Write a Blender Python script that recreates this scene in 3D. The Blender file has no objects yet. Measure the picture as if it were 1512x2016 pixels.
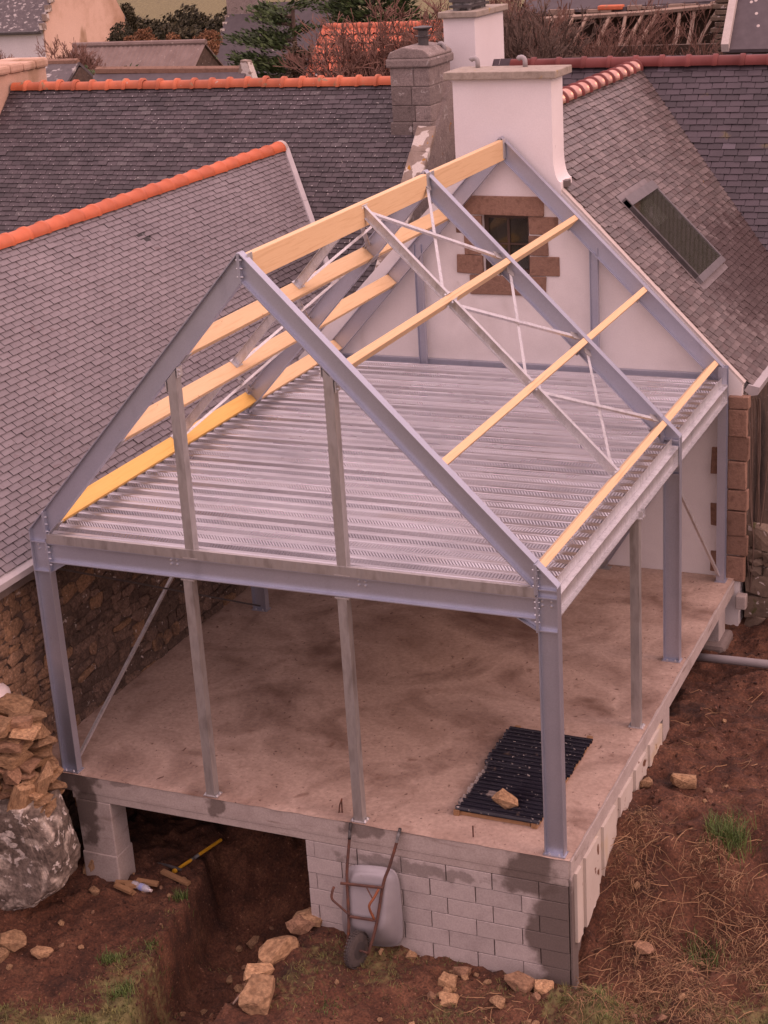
import bpy, bmesh, math, random
from mathutils import Vector, Matrix, noise
V = Vector
rnd = random.Random(11)
S = bpy.context.scene
COL = S.collection
rad = math.radians

# ------------------------------------------------------------------ camera
cd = bpy.data.cameras.new("camera")
cam = bpy.data.objects.new("camera", cd)
COL.objects.link(cam)
CAMP = V((10.298, -13.472, 8.913))
cam.location = CAMP
cam.rotation_euler = (1.217, 0.059, 0.408)
cd.sensor_fit = 'VERTICAL'
cd.sensor_height = 36.0
cd.lens = 3293.3 / 2016 * 36
cd.clip_start = 0.1
cd.clip_end = 3000
S.camera = cam
CROT = cam.rotation_euler.to_matrix().transposed()

def pix(p):
    q = CROT @ (V(p) - CAMP)
    return 756 + 3293.3 * q.x / -q.z, 1008 - 3293.3 * q.y / -q.z, -q.z

def inframe(p, m=0):
    u, v, d = pix(p)
    return d > 0 and -m < u < 1512 + m and -m < v < 2016 + m

# ------------------------------------------------------------------ sky, sun, exposure
SUN_DIR = V((0.86, -0.02, 0.55)).normalized()
w = bpy.data.worlds.new("World")
S.world = w
w.use_nodes = True
nt = w.node_tree
bg = nt.nodes["Background"]
sky = nt.nodes.new("ShaderNodeTexSky")
sky.sky_type = 'NISHITA'
sky.sun_disc = False
sky.sun_elevation = math.asin(SUN_DIR.z)
sky.sun_rotation = math.atan2(SUN_DIR.x, SUN_DIR.y)
sky.air_density = 1.0
sky.dust_density = 4.0
hsv = nt.nodes.new("ShaderNodeHueSaturation")
hsv.inputs["Saturation"].default_value = 0.22
tint = nt.nodes.new("ShaderNodeMix")
tint.data_type = 'RGBA'
tint.blend_type = 'MULTIPLY'
tint.inputs["Factor"].default_value = 1.0
tint.inputs["B"].default_value = (1.22, 0.88, 0.95, 1)
nt.links.new(sky.outputs[0], hsv.inputs["Color"])
nt.links.new(hsv.outputs[0], tint.inputs["A"])
cloud = nt.nodes.new("ShaderNodeMix")          # even overcast layer over the clear sky
cloud.data_type = 'RGBA'
cloud.inputs["Factor"].default_value = 0.85
CLOUD = (17.5, 12.2, 12.9)
# standard overcast luminance: three times brighter overhead than at the horizon, (1 + 2 sin h) / 3
tc = nt.nodes.new("ShaderNodeTexCoord"); sz = nt.nodes.new("ShaderNodeSeparateXYZ"); cie = nt.nodes.new("ShaderNodeMapRange"); lay = nt.nodes.new("ShaderNodeVectorMath")
nt.links.new(tc.outputs["Generated"], sz.inputs[0]); nt.links.new(sz.outputs["Z"], cie.inputs["Value"])
cie.inputs["From Min"].default_value = 0.0; cie.inputs["From Max"].default_value = 1.0
cie.inputs["To Min"].default_value = 1 / 3; cie.inputs["To Max"].default_value = 1.0
lay.operation = 'SCALE'; lay.inputs[0].default_value = CLOUD; nt.links.new(cie.outputs["Result"], lay.inputs["Scale"])
nt.links.new(lay.outputs["Vector"], cloud.inputs["B"])
nt.links.new(tint.outputs["Result"], cloud.inputs["A"])
nt.links.new(cloud.outputs["Result"], bg.inputs["Color"])
bg.inputs["Strength"].default_value = 0.15
sd = bpy.data.lights.new("sun", 'SUN')
sd.energy = 0.62
sd.angle = rad(25)
sd.color = (1.0, 0.50, 0.26)
sun = bpy.data.objects.new("sun", sd)
sun.rotation_euler = SUN_DIR.to_track_quat('Z', 'Y').to_euler()
COL.objects.link(sun)
S.view_settings.view_transform = 'Standard'
S.view_settings.look = 'None'
S.view_settings.gamma = 1.0
S.view_settings.exposure = -0.04
S.cycles.max_bounces = 6
S.cycles.diffuse_bounces = 4
S.cycles.use_denoising = True

# ------------------------------------------------------------------ mesh and object helpers
WL = {}

class MB:
    def __init__(s):
        s.v = []; s.f = []; s.m = []; s.r = []; s.mi = 0; s.rv = 0.0
    def add(s, vs, fs):
        o = len(s.v)
        s.v += [V(p) for p in vs]
        for f in fs:
            s.f.append([i + o for i in f]); s.m.append(s.mi); s.r.append(s.rv)
        return s
    def hexa(s, p):
        return s.add(p, [(0, 3, 2, 1), (4, 5, 6, 7), (0, 1, 5, 4), (1, 2, 6, 5), (2, 3, 7, 6), (3, 0, 4, 7)])
    def box(s, a, b, M=None):
        (x0, y0, z0), (x1, y1, z1) = a, b
        p = [V(q) for q in ((x0, y0, z0), (x1, y0, z0), (x1, y1, z0), (x0, y1, z0), (x0, y0, z1), (x1, y0, z1), (x1, y1, z1), (x0, y1, z1))]
        if M is not None:
            p = [M @ q for q in p]
        return s.hexa(p)
    def prism(s, poly, vec):
        n = len(poly); vec = V(vec)
        p = [V(q) for q in poly] + [V(q) + vec for q in poly]
        fs = [tuple(range(n))[::-1], tuple(range(n, 2 * n))] + [(i, (i + 1) % n, n + (i + 1) % n, n + i) for i in range(n)]
        return s.add(p, fs)
    def tube(s, pts, r, n=6, caps=True):
        pts = [V(p) for p in pts]; vs = []; fs = []
        rs = r if isinstance(r, (list, tuple)) else [r] * len(pts)
        prev = None
        for i, p in enumerate(pts):
            d = (pts[min(i + 1, len(pts) - 1)] - pts[max(i - 1, 0)]).normalized()
            a = prev if prev is not None else (V((0, 0, 1)) if abs(d.z) < .9 else V((1, 0, 0)))
            x = (a - d * a.dot(d)).normalized(); prev = x
            y = d.cross(x)
            vs += [p + (x * math.cos(2 * math.pi * k / n) + y * math.sin(2 * math.pi * k / n)) * rs[i] for k in range(n)]
        for i in range(len(pts) - 1):
            for k in range(n):
                a, b = i * n + k, i * n + (k + 1) % n
                fs.append((a, b, b + n, a + n))
        if caps:
            fs.append(tuple(range(n))[::-1]); fs.append(tuple(range((len(pts) - 1) * n, len(pts) * n)))
        return s.add(vs, fs)
    def lathe(s, c, prof, n=16, ax=(0, 0, 1)):
        q = V(ax).to_track_quat('Z', 'Y').to_matrix(); c = V(c); vs = []; fs = []
        for r, z in prof:
            vs += [c + q @ V((r * math.cos(2 * math.pi * k / n), r * math.sin(2 * math.pi * k / n), z)) for k in range(n)]
        for i in range(len(prof) - 1):
            for k in range(n):
                a, b = i * n + k, i * n + (k + 1) % n
                fs.append((a, b, b + n, a + n))
        fs.append(tuple(range(n))[::-1]); fs.append(tuple(range((len(prof) - 1) * n, len(prof) * n)))
        return s.add(vs, fs)
    def mesh(s, name, mats, origin=(0, 0, 0), smooth=False, use_r=False):
        me = bpy.data.meshes.new(name); o = V(origin)
        me.from_pydata([tuple(p - o) for p in s.v], [], s.f)
        for m in (mats if isinstance(mats, (list, tuple)) else [mats]):
            me.materials.append(m)
        if any(s.m):
            me.polygons.foreach_set("material_index", s.m)
        if use_r:
            at = me.attributes.new("rnd", 'FLOAT', 'FACE')
            at.data.foreach_set("value", s.r)
        if smooth:
            me.polygons.foreach_set("use_smooth", [True] * len(me.polygons))
        me.update()
        return me
    def build(s, name, mats, parent=None, smooth=False, use_r=False, fix=False, bevel=0, kind=None, autos=None):
        lo = V([min(p[i] for p in s.v) for i in range(3)]); hi = V([max(p[i] for p in s.v) for i in range(3)])
        c = V(((lo.x + hi.x) / 2, (lo.y + hi.y) / 2, lo.z))
        me = s.mesh(name, mats, c, smooth, use_r)
        if fix:
            b = bmesh.new(); b.from_mesh(me); bmesh.ops.recalc_face_normals(b, faces=b.faces); b.to_mesh(me); b.free()
        ob = link(name, me, Matrix.Translation(c), parent)
        if bevel:
            md = ob.modifiers.new("edge", 'BEVEL'); md.width = bevel; md.segments = 2; md.limit_method = 'ANGLE'
        if kind:
            ob["kind"] = kind
        return ob

def link(name, data, M, parent=None):
    ob = bpy.data.objects.new(name, data)
    COL.objects.link(ob)
    if parent is not None:
        ob.parent = parent
        ob.matrix_parent_inverse = Matrix.Translation(-WL[parent.name])
    ob.matrix_basis = M
    WL[ob.name] = M.to_translation()
    return ob

def tag(ob, label, cat, group=None, kind="thing"):
    ob["label"] = label; ob["category"] = cat; ob["kind"] = kind
    if group:
        ob["group"] = group
    return ob

def thing(name, loc, label, cat, group=None):
    return tag(link(name, None, Matrix.Translation(V(loc))), label, cat, group)

def struct(ob):
    ob["kind"] = "structure"
    return ob

# ------------------------------------------------------------------ materials
def pm(name, cols, scale=3.0, detail=6.0, rough=0.7, metal=0.0, bump=0.0, bscale=30.0, rv=0.0, spots=(), stains=(), stretch=None,
       coord='pos', spec=0.5, attr_cols=None, wave=None, rrough=0.0, dist=0.0, grain=None, gscale=55.0):
    """cols: colours spread over a noise ramp. spots: (scale, threshold, colour, softness[, stretch]).
    stains: (centre, radii, colour, strength, noise scale)."""
    m = bpy.data.materials.new(name); m.use_nodes = True
    n = m.node_tree; N = n.nodes.new; L = n.links.new
    b = n.nodes["Principled BSDF"]
    b.inputs["Roughness"].default_value = rough; b.inputs["Metallic"].default_value = metal
    b.inputs["Specular IOR Level"].default_value = spec
    if coord == 'pos':
        g = N("ShaderNodeNewGeometry"); P = g.outputs["Position"]
    else:
        g = N("ShaderNodeTexCoord"); P = g.outputs["Object"]
    raw = P
    if stretch:
        mp = N("ShaderNodeMapping"); mp.inputs["Scale"].default_value = stretch
        L(P, mp.inputs["Vector"]); P = mp.outputs[0]
    def nz(sc, det=4.0, vec=None, ds=0.0, rg=.55):
        t = N("ShaderNodeTexNoise"); t.inputs["Scale"].default_value = sc; t.inputs["Detail"].default_value = det
        t.inputs["Distortion"].default_value = ds; t.inputs["Roughness"].default_value = rg
        L(vec or P, t.inputs["Vector"]); return t.outputs["Fac"]
    f = nz(scale, detail, None, dist, .6)
    cr = N("ShaderNodeValToRGB")
    while len(cr.color_ramp.elements) < len(cols):
        cr.color_ramp.elements.new(0.5)
    for i, c in enumerate(cols):
        e = cr.color_ramp.elements[i]
        e.position = 0.5 if len(cols) == 1 else 0.28 + 0.44 * i / (len(cols) - 1)
        e.color = (*c, 1)
    L(f, cr.inputs[0]); C = cr.outputs[0]
    def mix(fac, a, col, bt='MIX'):
        x = N("ShaderNodeMix"); x.data_type = 'RGBA'; x.blend_type = bt
        if isinstance(fac, float): x.inputs["Factor"].default_value = fac
        else: L(fac, x.inputs["Factor"])
        L(a, x.inputs["A"])
        if isinstance(col, tuple): x.inputs["B"].default_value = (*col, 1)
        else: L(col, x.inputs["B"])
        return x.outputs["Result"]
    def ma(op, a, bb, clamp=False):
        x = N("ShaderNodeMath"); x.operation = op; x.use_clamp = clamp
        for k, q in ((0, a), (1, bb)):
            if isinstance(q, (int, float)): x.inputs[k].default_value = q
            else: L(q, x.inputs[k])
        return x.outputs[0]
    def mr(val, a, bb, c=0.0, d=1.0):
        x = N("ShaderNodeMapRange"); x.interpolation_type = 'SMOOTHSTEP'
        L(val, x.inputs["Value"]); x.inputs["From Min"].default_value = a; x.inputs["From Max"].default_value = bb
        x.inputs["To Min"].default_value = c; x.inputs["To Max"].default_value = d
        return x.outputs["Result"]
    rr = None
    if rv:
        oi = N("ShaderNodeObjectInfo"); at = N("ShaderNodeAttribute"); at.attribute_name = "rnd"
        rr = ma('FRACT', ma('ADD', oi.outputs["Random"], at.outputs["Fac"]), 0.0)
        C = mix(1.0, C, mr(rr, 0, 1, 1 - rv, 1 + rv), 'MULTIPLY')
        if attr_cols:
            sel = ma('FRACT', ma('MULTIPLY', rr, 7.31), 0.0)
            C = mix(mr(sel, attr_cols[1], attr_cols[1] + .02, 0, attr_cols[2] if len(attr_cols) > 2 else 1), C, attr_cols[0])
    for sp in spots:
        vec = raw
        if len(sp) > 4:
            mp = N("ShaderNodeMapping"); mp.inputs["Scale"].default_value = sp[4]; L(raw, mp.inputs["Vector"]); vec = mp.outputs[0]
        C = mix(mr(nz(sp[0], 3.0, vec, .4), sp[1], sp[1] + sp[3]), C, sp[2])
    for st in stains:
        c, r, col, k, ns = st
        a = N("ShaderNodeVectorMath"); a.operation = 'SUBTRACT'; L(raw, a.inputs[0]); a.inputs[1].default_value = c
        a2 = N("ShaderNodeVectorMath"); a2.operation = 'DIVIDE'; L(a.outputs[0], a2.inputs[0]); a2.inputs[1].default_value = r
        a3 = N("ShaderNodeVectorMath"); a3.operation = 'LENGTH'; L(a2.outputs[0], a3.inputs[0])
        q = ma('ADD', a3.outputs["Value"], ma('MULTIPLY', ma('SUBTRACT', nz(ns, 4.0, raw), .5), 2.2))
        C = mix(mr(q, .62, 1.05, k, 0.0), C, col)
    if grain is None: grain = .10 if rough > .8 else 0.0
    if grain:
        C = mix(1.0, C, mr(nz(gscale, 4.0, raw, 0.0, .65), .3, .7, 1 - grain, 1 + grain), 'MULTIPLY')
    L(C, b.inputs["Base Color"])
    if rrough:
        L(mr(nz(scale * 2, 3.0), .3, .7, rough - rrough, rough + rrough), b.inputs["Roughness"])
    if bump:
        bp = N("ShaderNodeBump"); bp.inputs["Strength"].default_value = bump; bp.inputs["Distance"].default_value = 0.02
        L(nz(bscale, 5.0), bp.inputs["Height"]); L(bp.outputs[0], b.inputs["Normal"])
    return m

M_steel = pm("steel_paint", [(.43, .45, .53), (.48, .495, .575)], 2.5, 5, rough=.40, metal=.70, bump=.02, bscale=60, grain=.05, gscale=70, spots=((2.5, .60, (.36, .37, .44), .2, (1, 1, .25)), (22, .73, (.60, .60, .66), .04), (30, .755, (.24, .13, .08), .02)))
M_galv = pm("galvanised", [(.46, .45, .46), (.64, .63, .64), (.50, .49, .50)], 9, 5, rough=.40, metal=.72, grain=.12, gscale=80, bump=.05, bscale=25, stretch=(1, 1, .35), rrough=.1)
M_galvd = pm("galvanised_dull", [(.25, .235, .225), (.42, .40, .39), (.30, .285, .275)], 7, 5, rough=.46, metal=.6, bump=.05, bscale=20, stretch=(1, 1, .3), rrough=.08)
M_bolt = pm("zinc_bolt", [(.6, .6, .62)], 5, 2, rough=.35, metal=.8)
M_deck = pm("deck_zinc", [(.38, .37, .40), (.51, .50, .53), (.42, .405, .43)], 1.6, 6, rough=.31, metal=.82, stretch=(.4, 1.6, 1), rrough=.07,
            spots=((1.3, .60, (.38, .33, .31), .25, (.35, 1.2, 1)),))
M_timber = pm("fresh_timber", [(.60, .385, .195), (.72, .50, .28), (.66, .44, .235)], 3.2, 7, rough=.62, coord='obj', stretch=(.45, 12, 12), bump=.10, bscale=14, rv=.07,
              spots=((2.2, .60, (.50, .27, .125), .22, (.25, 9, 9)), (7.0, .725, (.30, .13, .06), .04, (1.0, 3, 3)),), dist=.6)
M_timbery = pm("yellow_timber", [(.66, .37, .075), (.76, .47, .13), (.70, .40, .10)], 3.0, 7, rough=.6, coord='obj', stretch=(.45, 9, 9), bump=.08, bscale=14,
               spots=((4.0, .70, (.40, .16, .03), .06, (1.2, 6, 6)),), dist=.6)
M_orange = pm("orange_tile", [(.46, .105, .040), (.56, .14, .055)], 4, 5, rough=.55, rv=.10, bump=.04, bscale=40, spots=((9, .68, (.30, .17, .08), .1),))
M_orange2 = pm("weathered_orange_tile", [(.40, .10, .042), (.54, .145, .062)], 4, 5, rough=.65, rv=.15, bump=.06, bscale=40, spots=((6, .60, (.24, .18, .10), .12), (14, .68, (.42, .35, .28), .05)))
M_burg = pm("brown_glazed_tile", [(.13, .032, .028), (.17, .045, .04)], 4, 3, rough=.55, rv=.1, spec=.25)
M_glazeb = pm("glossy_tile_body", [(.42, .22, .17), (.52, .29, .23)], 4, 3, rough=.18, rv=.08, metal=.55, spec=.9)  # pale metallic base: sky reflected in the dark glaze is put into this colour
M_glaze = pm("glossy_ridge_tile", [(.18, .05, .035), (.22, .07, .05)], 4, 3, rough=.12, rv=.08, spec=.9)
M_slateB = pm("grey_slate", [(.165, .141, .150), (.205, .179, .187)], 1.1, 5, rough=.58, rv=.075, bump=.05, bscale=25, grain=.06, gscale=25,
              spots=((7.5, .63, (.15, .115, .118), .08, (1.6, 1, 1.6)),),
              stains=(((-1.35, 9.6, 3.55), (.45, 2.0, .75), (.05, .037, .040), .7, 8.0),))
M_slateC = pm("dark_slate", [(.030, .022, .026), (.058, .045, .050), (.037, .028, .032)], 1.3, 7, rough=.62, rv=.24, grain=.14, gscale=18, bump=.06, bscale=22,
              attr_cols=((.105, .092, .094), .93, .6), spots=((11, .70, (.30, .27, .25), .03), (2.4, .62, (.05, .038, .04), .1)))
M_slateD = pm("brown_grey_slate", [(.098, .074, .070), (.148, .119, .112), (.110, .083, .080)], 1.0, 5, rough=.42, rv=.26, bump=.07, bscale=22,
              attr_cols=((.09, .062, .058), .80, .7), spots=((16, .72, (.36, .31, .28), .04), (3.0, .74, (.27, .15, .035), .02)),
              stains=(((5.3, 11.2, 3.4), (1.0, 2.6, 1.1), (.050, .029, .027), .75, 4.0),))
M_slateE = pm("old_blue_slate", [(.036, .026, .032), (.058, .043, .052), (.042, .030, .037)], 1.2, 6, rough=.58, rv=.24, bump=.06, bscale=22,
              attr_cols=((.15, .125, .15), .955, .7), spots=((4.6, .735, (.55, .52, .48), .02), (2.0, .70, (.12, .09, .035), .1)))
M_under = pm("roof_underlay", [(.018, .013, .014)], 3, 2, rough=.9)
M_hook = pm("slate_hook", [(.26, .23, .23)], 3, 2, rough=.5, metal=.3)
M_zinc = pm("zinc_flashing", [(.36, .33, .335), (.43, .40, .40)], 5, 5, rough=.6, metal=.2, bump=.03)
M_render = pm("white_render", [(.62, .58, .565), (.74, .70, .685), (.68, .64, .625)], .8, 8, rough=.9, grain=.03, bump=.12, bscale=60,
              spots=((1.4, .60, (.54, .49, .46), .25, (1, 1, .4)), (6, .70, (.50, .45, .42), .1, (1, 1, .25))))
M_chimr = pm("chimney_render", [(.68, .63, .63), (.78, .73, .73)], .9, 8, rough=.9, grain=.03, bump=.12, bscale=70, spots=((5, .74, (.35, .32, .31), .04),))
M_cap = pm("cap_concrete", [(.21, .175, .14), (.34, .29, .24), (.25, .21, .17)], 6, 7, rough=.9, bump=.3, bscale=30, spots=((5, .62, (.36, .25, .10), .1),))
M_quoin = pm("brown_granite", [(.150, .082, .055), (.26, .155, .108), (.19, .108, .076)], 9, 8, rough=.9, bump=.6, bscale=45, rv=.12)
M_joint = pm("pale_joint", [(.46, .40, .37), (.52, .46, .42)], 9, 4, rough=.9)
M_stoneC = pm("grey_chimney_stone", [(.125, .100, .092), (.21, .172, .158), (.15, .12, .11)], 5, 8, rough=.95, bump=.6, bscale=25, rv=.28, grain=.25,
              spots=((7, .62, (.36, .33, .31), .06), (5, .70, (.33, .16, .035), .05)))
M_lich = pm("lichen_coping", [(.20, .15, .12), (.30, .24, .20)], 6, 8, rough=.95, bump=.5, bscale=25, spots=((3.4, .54, (.55, .50, .45), .03), (6, .66, (.36, .18, .03), .05)))
WETC = (.105, .080, .068)
M_conc = pm("cast_concrete", [(.30, .25, .225), (.40, .345, .315), (.34, .285, .26)], 2.4, 8, rough=.88, bump=.25, bscale=35,
            spots=((2.6, .60, (.24, .19, .165), .15, (.5, .5, 3.5)),),
            stains=(((.28, 0, -.35), (.16, .5, .62), WETC, .9, 4.0), ((.15, 0, -.04), (.34, .5, .2), WETC, .85, 5.0), ((1.93, 0, -.09), (.14, .4, .16), WETC, .8, 6.0),
                    ((5.5, 0, -.22), (.36, .6, .40), WETC, .9, 2.6), ((3.65, 0, -.04), (.3, .4, .14), WETC, .7, 6.0), ((.78, 0, -.03), (.2, .4, .05), WETC, .5, 6.0)))
M_block = pm("block", [(.33, .285, .27), (.42, .37, .35), (.36, .315, .295)], 3.0, 8, rough=.93, bump=.35, bscale=90, rv=.07,
             stains=(((5.72, 0, -.9), (.30, .6, .95), WETC, .9, 2.3), ((5.4, 0, -.30), (.34, .6, .22), WETC, .85, 3.2), ((4.2, 0, -.42), (.9, .4, .09), (.18, .15, .135), .7, 7.0)))
M_mortar = pm("mortar", [(.15, .12, .108), (.20, .165, .15)], 6, 5, rough=.95, bump=.3)
M_slab = pm("slab_top", [(.145, .083, .060), (.45, .33, .265), (.25, .163, .124)], .7, 9, dist=.5, rough=.85, bump=.16, bscale=30, grain=.13, gscale=20,
            spots=((.9, .51, (.135, .073, .050), .25), (4.5, .60, (.19, .11, .078), .25), (11, .64, (.13, .068, .05), .12, (1, .7, 1)), (24, .68, (.075, .038, .03), .03)))
M_cream = pm("cream_panel", [(.46, .40, .345), (.55, .49, .425)], 2, 6, rough=.75, bump=.08, bscale=40,
             spots=((1.6, .55, (.47, .36, .19), .2), (4.5, .63, (.13, .055, .028), .04), (1.5, .64, (.25, .15, .10), .15)))
M_soil = pm("loose_soil", [(.040, .017, .010), (.080, .034, .020), (.12, .056, .034)], 5, 8, rough=.95, bump=.6, bscale=30)
M_rub = pm("rubble_stone", [(.055, .034, .024), (.14, .092, .067), (.08, .050, .037)], 8, 9, rough=.95, bump=.9, bscale=20, rv=.30, grain=.4, gscale=34,
           attr_cols=((.30, .17, .08), .90, .45), spots=((12, .66, (.42, .37, .33), .04), (2.2, .54, (.065, .042, .032), .2)),
           stains=(((-.45, -.1, .6), (.4, .75, 1.8), (.32, .19, .105), .55, 4.0),))
M_rubm = pm("rubble_mortar", [(.055, .036, .027), (.12, .082, .062)], 7, 8, rough=.98, bump=.7, bscale=18, spots=((16, .66, (.34, .30, .27), .04),))
M_tan = pm("tan_stone", [(.20, .11, .055), (.40, .25, .135), (.28, .165, .088)], 3.2, 9, rough=.93, bump=.8, bscale=14, rv=.25, coord='obj', attr_cols=((.22, .12, .08), .7, .6), grain=.3, gscale=9, spots=((2.6, .60, (.16, .085, .05), .12),))
M_bould = pm("lichen_boulder", [(.075, .056, .044), (.17, .135, .11), (.27, .225, .19)], 1.6, 9, rough=.95, bump=.7, bscale=16, coord='obj',
             spots=((3.0, .53, (.42, .36, .30), .10), (7.5, .57, (.52, .47, .42), .03)), grain=.4, gscale=22)
M_rstone = pm("mossy_wall_stone", [(.11, .08, .058), (.20, .15, .11)], 6, 8, rough=.95, bump=.6, bscale=20, rv=.25, spots=((7, .62, (.50, .44, .40), .03), (4, .62, (.09, .085, .03), .1)))
M_black = pm("black_corrugated", [(.010, .009, .016), (.020, .019, .030)], 3, 5, rough=.22, bump=.05, spec=.7,
             spots=((34, .67, (.45, .40, .36), .02, (.6, 1, 1)), (7, .66, (.10, .07, .055), .1)), stains=(((4.50, .95, .1), (.05, .50, .4), (.36, .31, .28), .8, 26.0), ((4.80, .82, .1), (.15, .05, .4), (.34, .28, .25), .7, 26.0)))
M_oldwood = pm("old_board", [(.22, .12, .055), (.34, .20, .10)], 3, 6, rough=.85, coord='obj', stretch=(1, 8, 8), bump=.2)
M_tray = pm("barrow_tray", [(.30, .285, .30), (.38, .36, .375)], 4, 6, rough=.5, metal=.35, bump=.05, spots=((14, .72, (.20, .15, .12), .04),))
M_rust = pm("rusty_tube", [(.055, .030, .028), (.10, .045, .032), (.15, .055, .028)], 14, 6, rough=.75, bump=.2, spots=((7, .62, (.22, .07, .03), .1),))
M_rustw = pm("orange_rust", [(.20, .065, .03), (.28, .10, .04)], 14, 6, rough=.85, bump=.2)
M_tyre = pm("tyre_rubber", [(.055, .045, .042), (.085, .07, .065)], 12, 4, rough=.9, bump=.3, bscale=60)
M_white = pm("white_plastic", [(.70, .62, .60)], 3, 3, rough=.45)
M_yellow = pm("yellow_handle", [(.62, .33, .02), (.70, .38, .03)], 6, 3, rough=.45)
M_dark = pm("dark_rubber", [(.02, .016, .015)], 4, 3, rough=.6)
M_pipe = pm("grey_pvc", [(.27, .25, .25), (.34, .31, .31)], 3, 4, rough=.5)
M_darkmetal = pm("dark_metal", [(.06, .055, .055), (.10, .09, .09)], 8, 4, rough=.5, metal=.4)
M_flash = pm("lead_flashing", [(.17, .145, .145), (.23, .20, .20)], 5, 5, rough=.55, metal=.2)
M_frame = pm("skylight_frame", [(.19, .175, .18), (.24, .22, .225)], 6, 3, rough=.4, metal=.5)
M_brownw = pm("dark_window_wood", [(.05, .030, .022), (.08, .045, .03)], 6, 4, rough=.5)
M_room = pm("room_dark", [(.06, .035, .025), (.10, .055, .035)], 2, 3, rough=.9)
M_blind = pm("pale_blind", [(.32, .33, .24)], 3, 3, rough=.9)
M_green = pm("cypress_leaf", [(.020, .040, .010), (.055, .085, .018)], 2.5, 4, rough=.75, rv=.45)
M_bush = pm("bush_leaf", [(.030, .030, .014), (.060, .050, .024)], 1.2, 4, rough=.85, rv=.45)
M_bracken = pm("dry_bracken", [(.16, .075, .035), (.24, .12, .055)], 1.2, 4, rough=.9, rv=.4)
M_ivy = pm("ivy_leaf", [(.050, .036, .020), (.085, .058, .030)], 2, 4, rough=.85, rv=.5)
M_bark = pm("twig_bark", [(.15, .078, .058), (.21, .115, .085)], 2, 4, rough=.9)
M_bark2 = pm("grey_bark", [(.095, .062, .048), (.14, .095, .072)], 2, 4, rough=.9)
M_grass = pm("grass_blade", [(.080, .105, .022), (.20, .165, .06)], 4.0, 4, rough=.7, rv=.5)
M_straw = pm("dry_stalk", [(.17, .095, .045), (.31, .19, .10)], 2.5, 5, rough=.85, rv=.5)
M_pant = pm("red_pantile", [(.38, .095, .050), (.52, .15, .08), (.44, .12, .065)], 5, 6, rough=.8, rv=.2, bump=.1, spots=((4, .62, (.22, .12, .07), .1),))
M_fibre = pm("fibre_cement", [(.16, .115, .100), (.23, .175, .155)], 3, 7, rough=.95, bump=.2, spots=((14, .66, (.36, .30, .26), .04),))
M_farwall = pm("far_white_wall", [(.55, .53, .54), (.64, .61, .62)], .8, 5, rough=.9)
M_fargable = pm("far_stained_gable", [(.34, .20, .12), (.62, .43, .33), (.66, .47, .37)], .35, 7, rough=.95, spots=((.9, .60, (.30, .19, .11), .12, (1, 1, .5)),))
M_farslate = pm("far_slate", [(.07, .058, .062), (.13, .11, .112)], 6, 8, rough=.7, spots=((5, .56, (.40, .37, .35), .1, (1, 1, 2)),))
M_farslate2 = pm("far_dark_slate", [(.060, .048, .053), (.090, .074, .08)], 5, 7, rough=.7, rv=.2, spots=((3.2, .74, (.42, .39, .36), .03),))
M_wood = pm("bleached_rafter", [(.24, .17, .13), (.36, .27, .21)], 3, 6, rough=.9)

def glassmat(name, col, alpha):
    m = bpy.data.materials.new(name); m.use_nodes = True; n = m.node_tree
    b = n.nodes["Principled BSDF"]; b.inputs["Base Color"].default_value = (*col, 1); b.inputs["Roughness"].default_value = .04
    b.inputs["Specular IOR Level"].default_value = .8
    t = n.nodes.new("ShaderNodeBsdfTransparent"); x = n.nodes.new("ShaderNodeMixShader"); x.inputs[0].default_value = alpha
    n.links.new(t.outputs[0], x.inputs[1]); n.links.new(b.outputs[0], x.inputs[2])
    n.links.new(x.outputs[0], n.nodes["Material Output"].inputs["Surface"])
    return m
M_glass = glassmat("window_glass", (.055, .05, .036), .5)
M_skyglass = glassmat("skylight_glass", (.05, .052, .036), .62)
M_skyglass.node_tree.nodes["Principled BSDF"].inputs["IOR"].default_value = 2.0
M_bottle = glassmat("bottle_plastic", (.62, .62, .68), .55)

# deck web faces carry pressed slanting dimples: a fine relief
def embossed():
    m = M_deck.copy(); m.name = "deck_web"
    n = m.node_tree; N = n.nodes.new; L = n.links.new
    b = n.nodes["Principled BSDF"]
    g = N("ShaderNodeNewGeometry"); at = N("ShaderNodeAttribute"); at.attribute_name = "rnd"
    sx = N("ShaderNodeSeparateXYZ"); L(g.outputs["Position"], sx.inputs[0])
    def ma(op, a, c):
        x = N("ShaderNodeMath"); x.operation = op
        for k, q in ((0, a), (1, c)):
            if isinstance(q, (int, float)): x.inputs[k].default_value = q
            else: L(q, x.inputs[k])
        return x.outputs[0]
    ph = ma('ADD', ma('MULTIPLY', sx.outputs[0], 2 * math.pi / .034), ma('MULTIPLY', ma('MULTIPLY', sx.outputs[2], at.outputs["Fac"]), 120))
    s = ma('SINE', ph, 0.0)
    bp = N("ShaderNodeBump"); bp.inputs["Strength"].default_value = .6; bp.inputs["Distance"].default_value = .005
    L(s, bp.inputs["Height"]); L(bp.outputs[0], b.inputs["Normal"])
    return m
M_web = embossed()

# ------------------------------------------------------------------ ground
def sm(a, b, t):
    t = max(0.0, min(1.0, (t - a) / (b - a))); return t * t * (3 - 2 * t)
def fb(x, y, s, o=4, z=0.0):
    v = 0; a = 1; 
    for i in range(o):
        v += a * noise.noise(V((x * s, y * s, z + i * 7.3))); s *= 2.1; a *= .5
    return v

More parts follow.
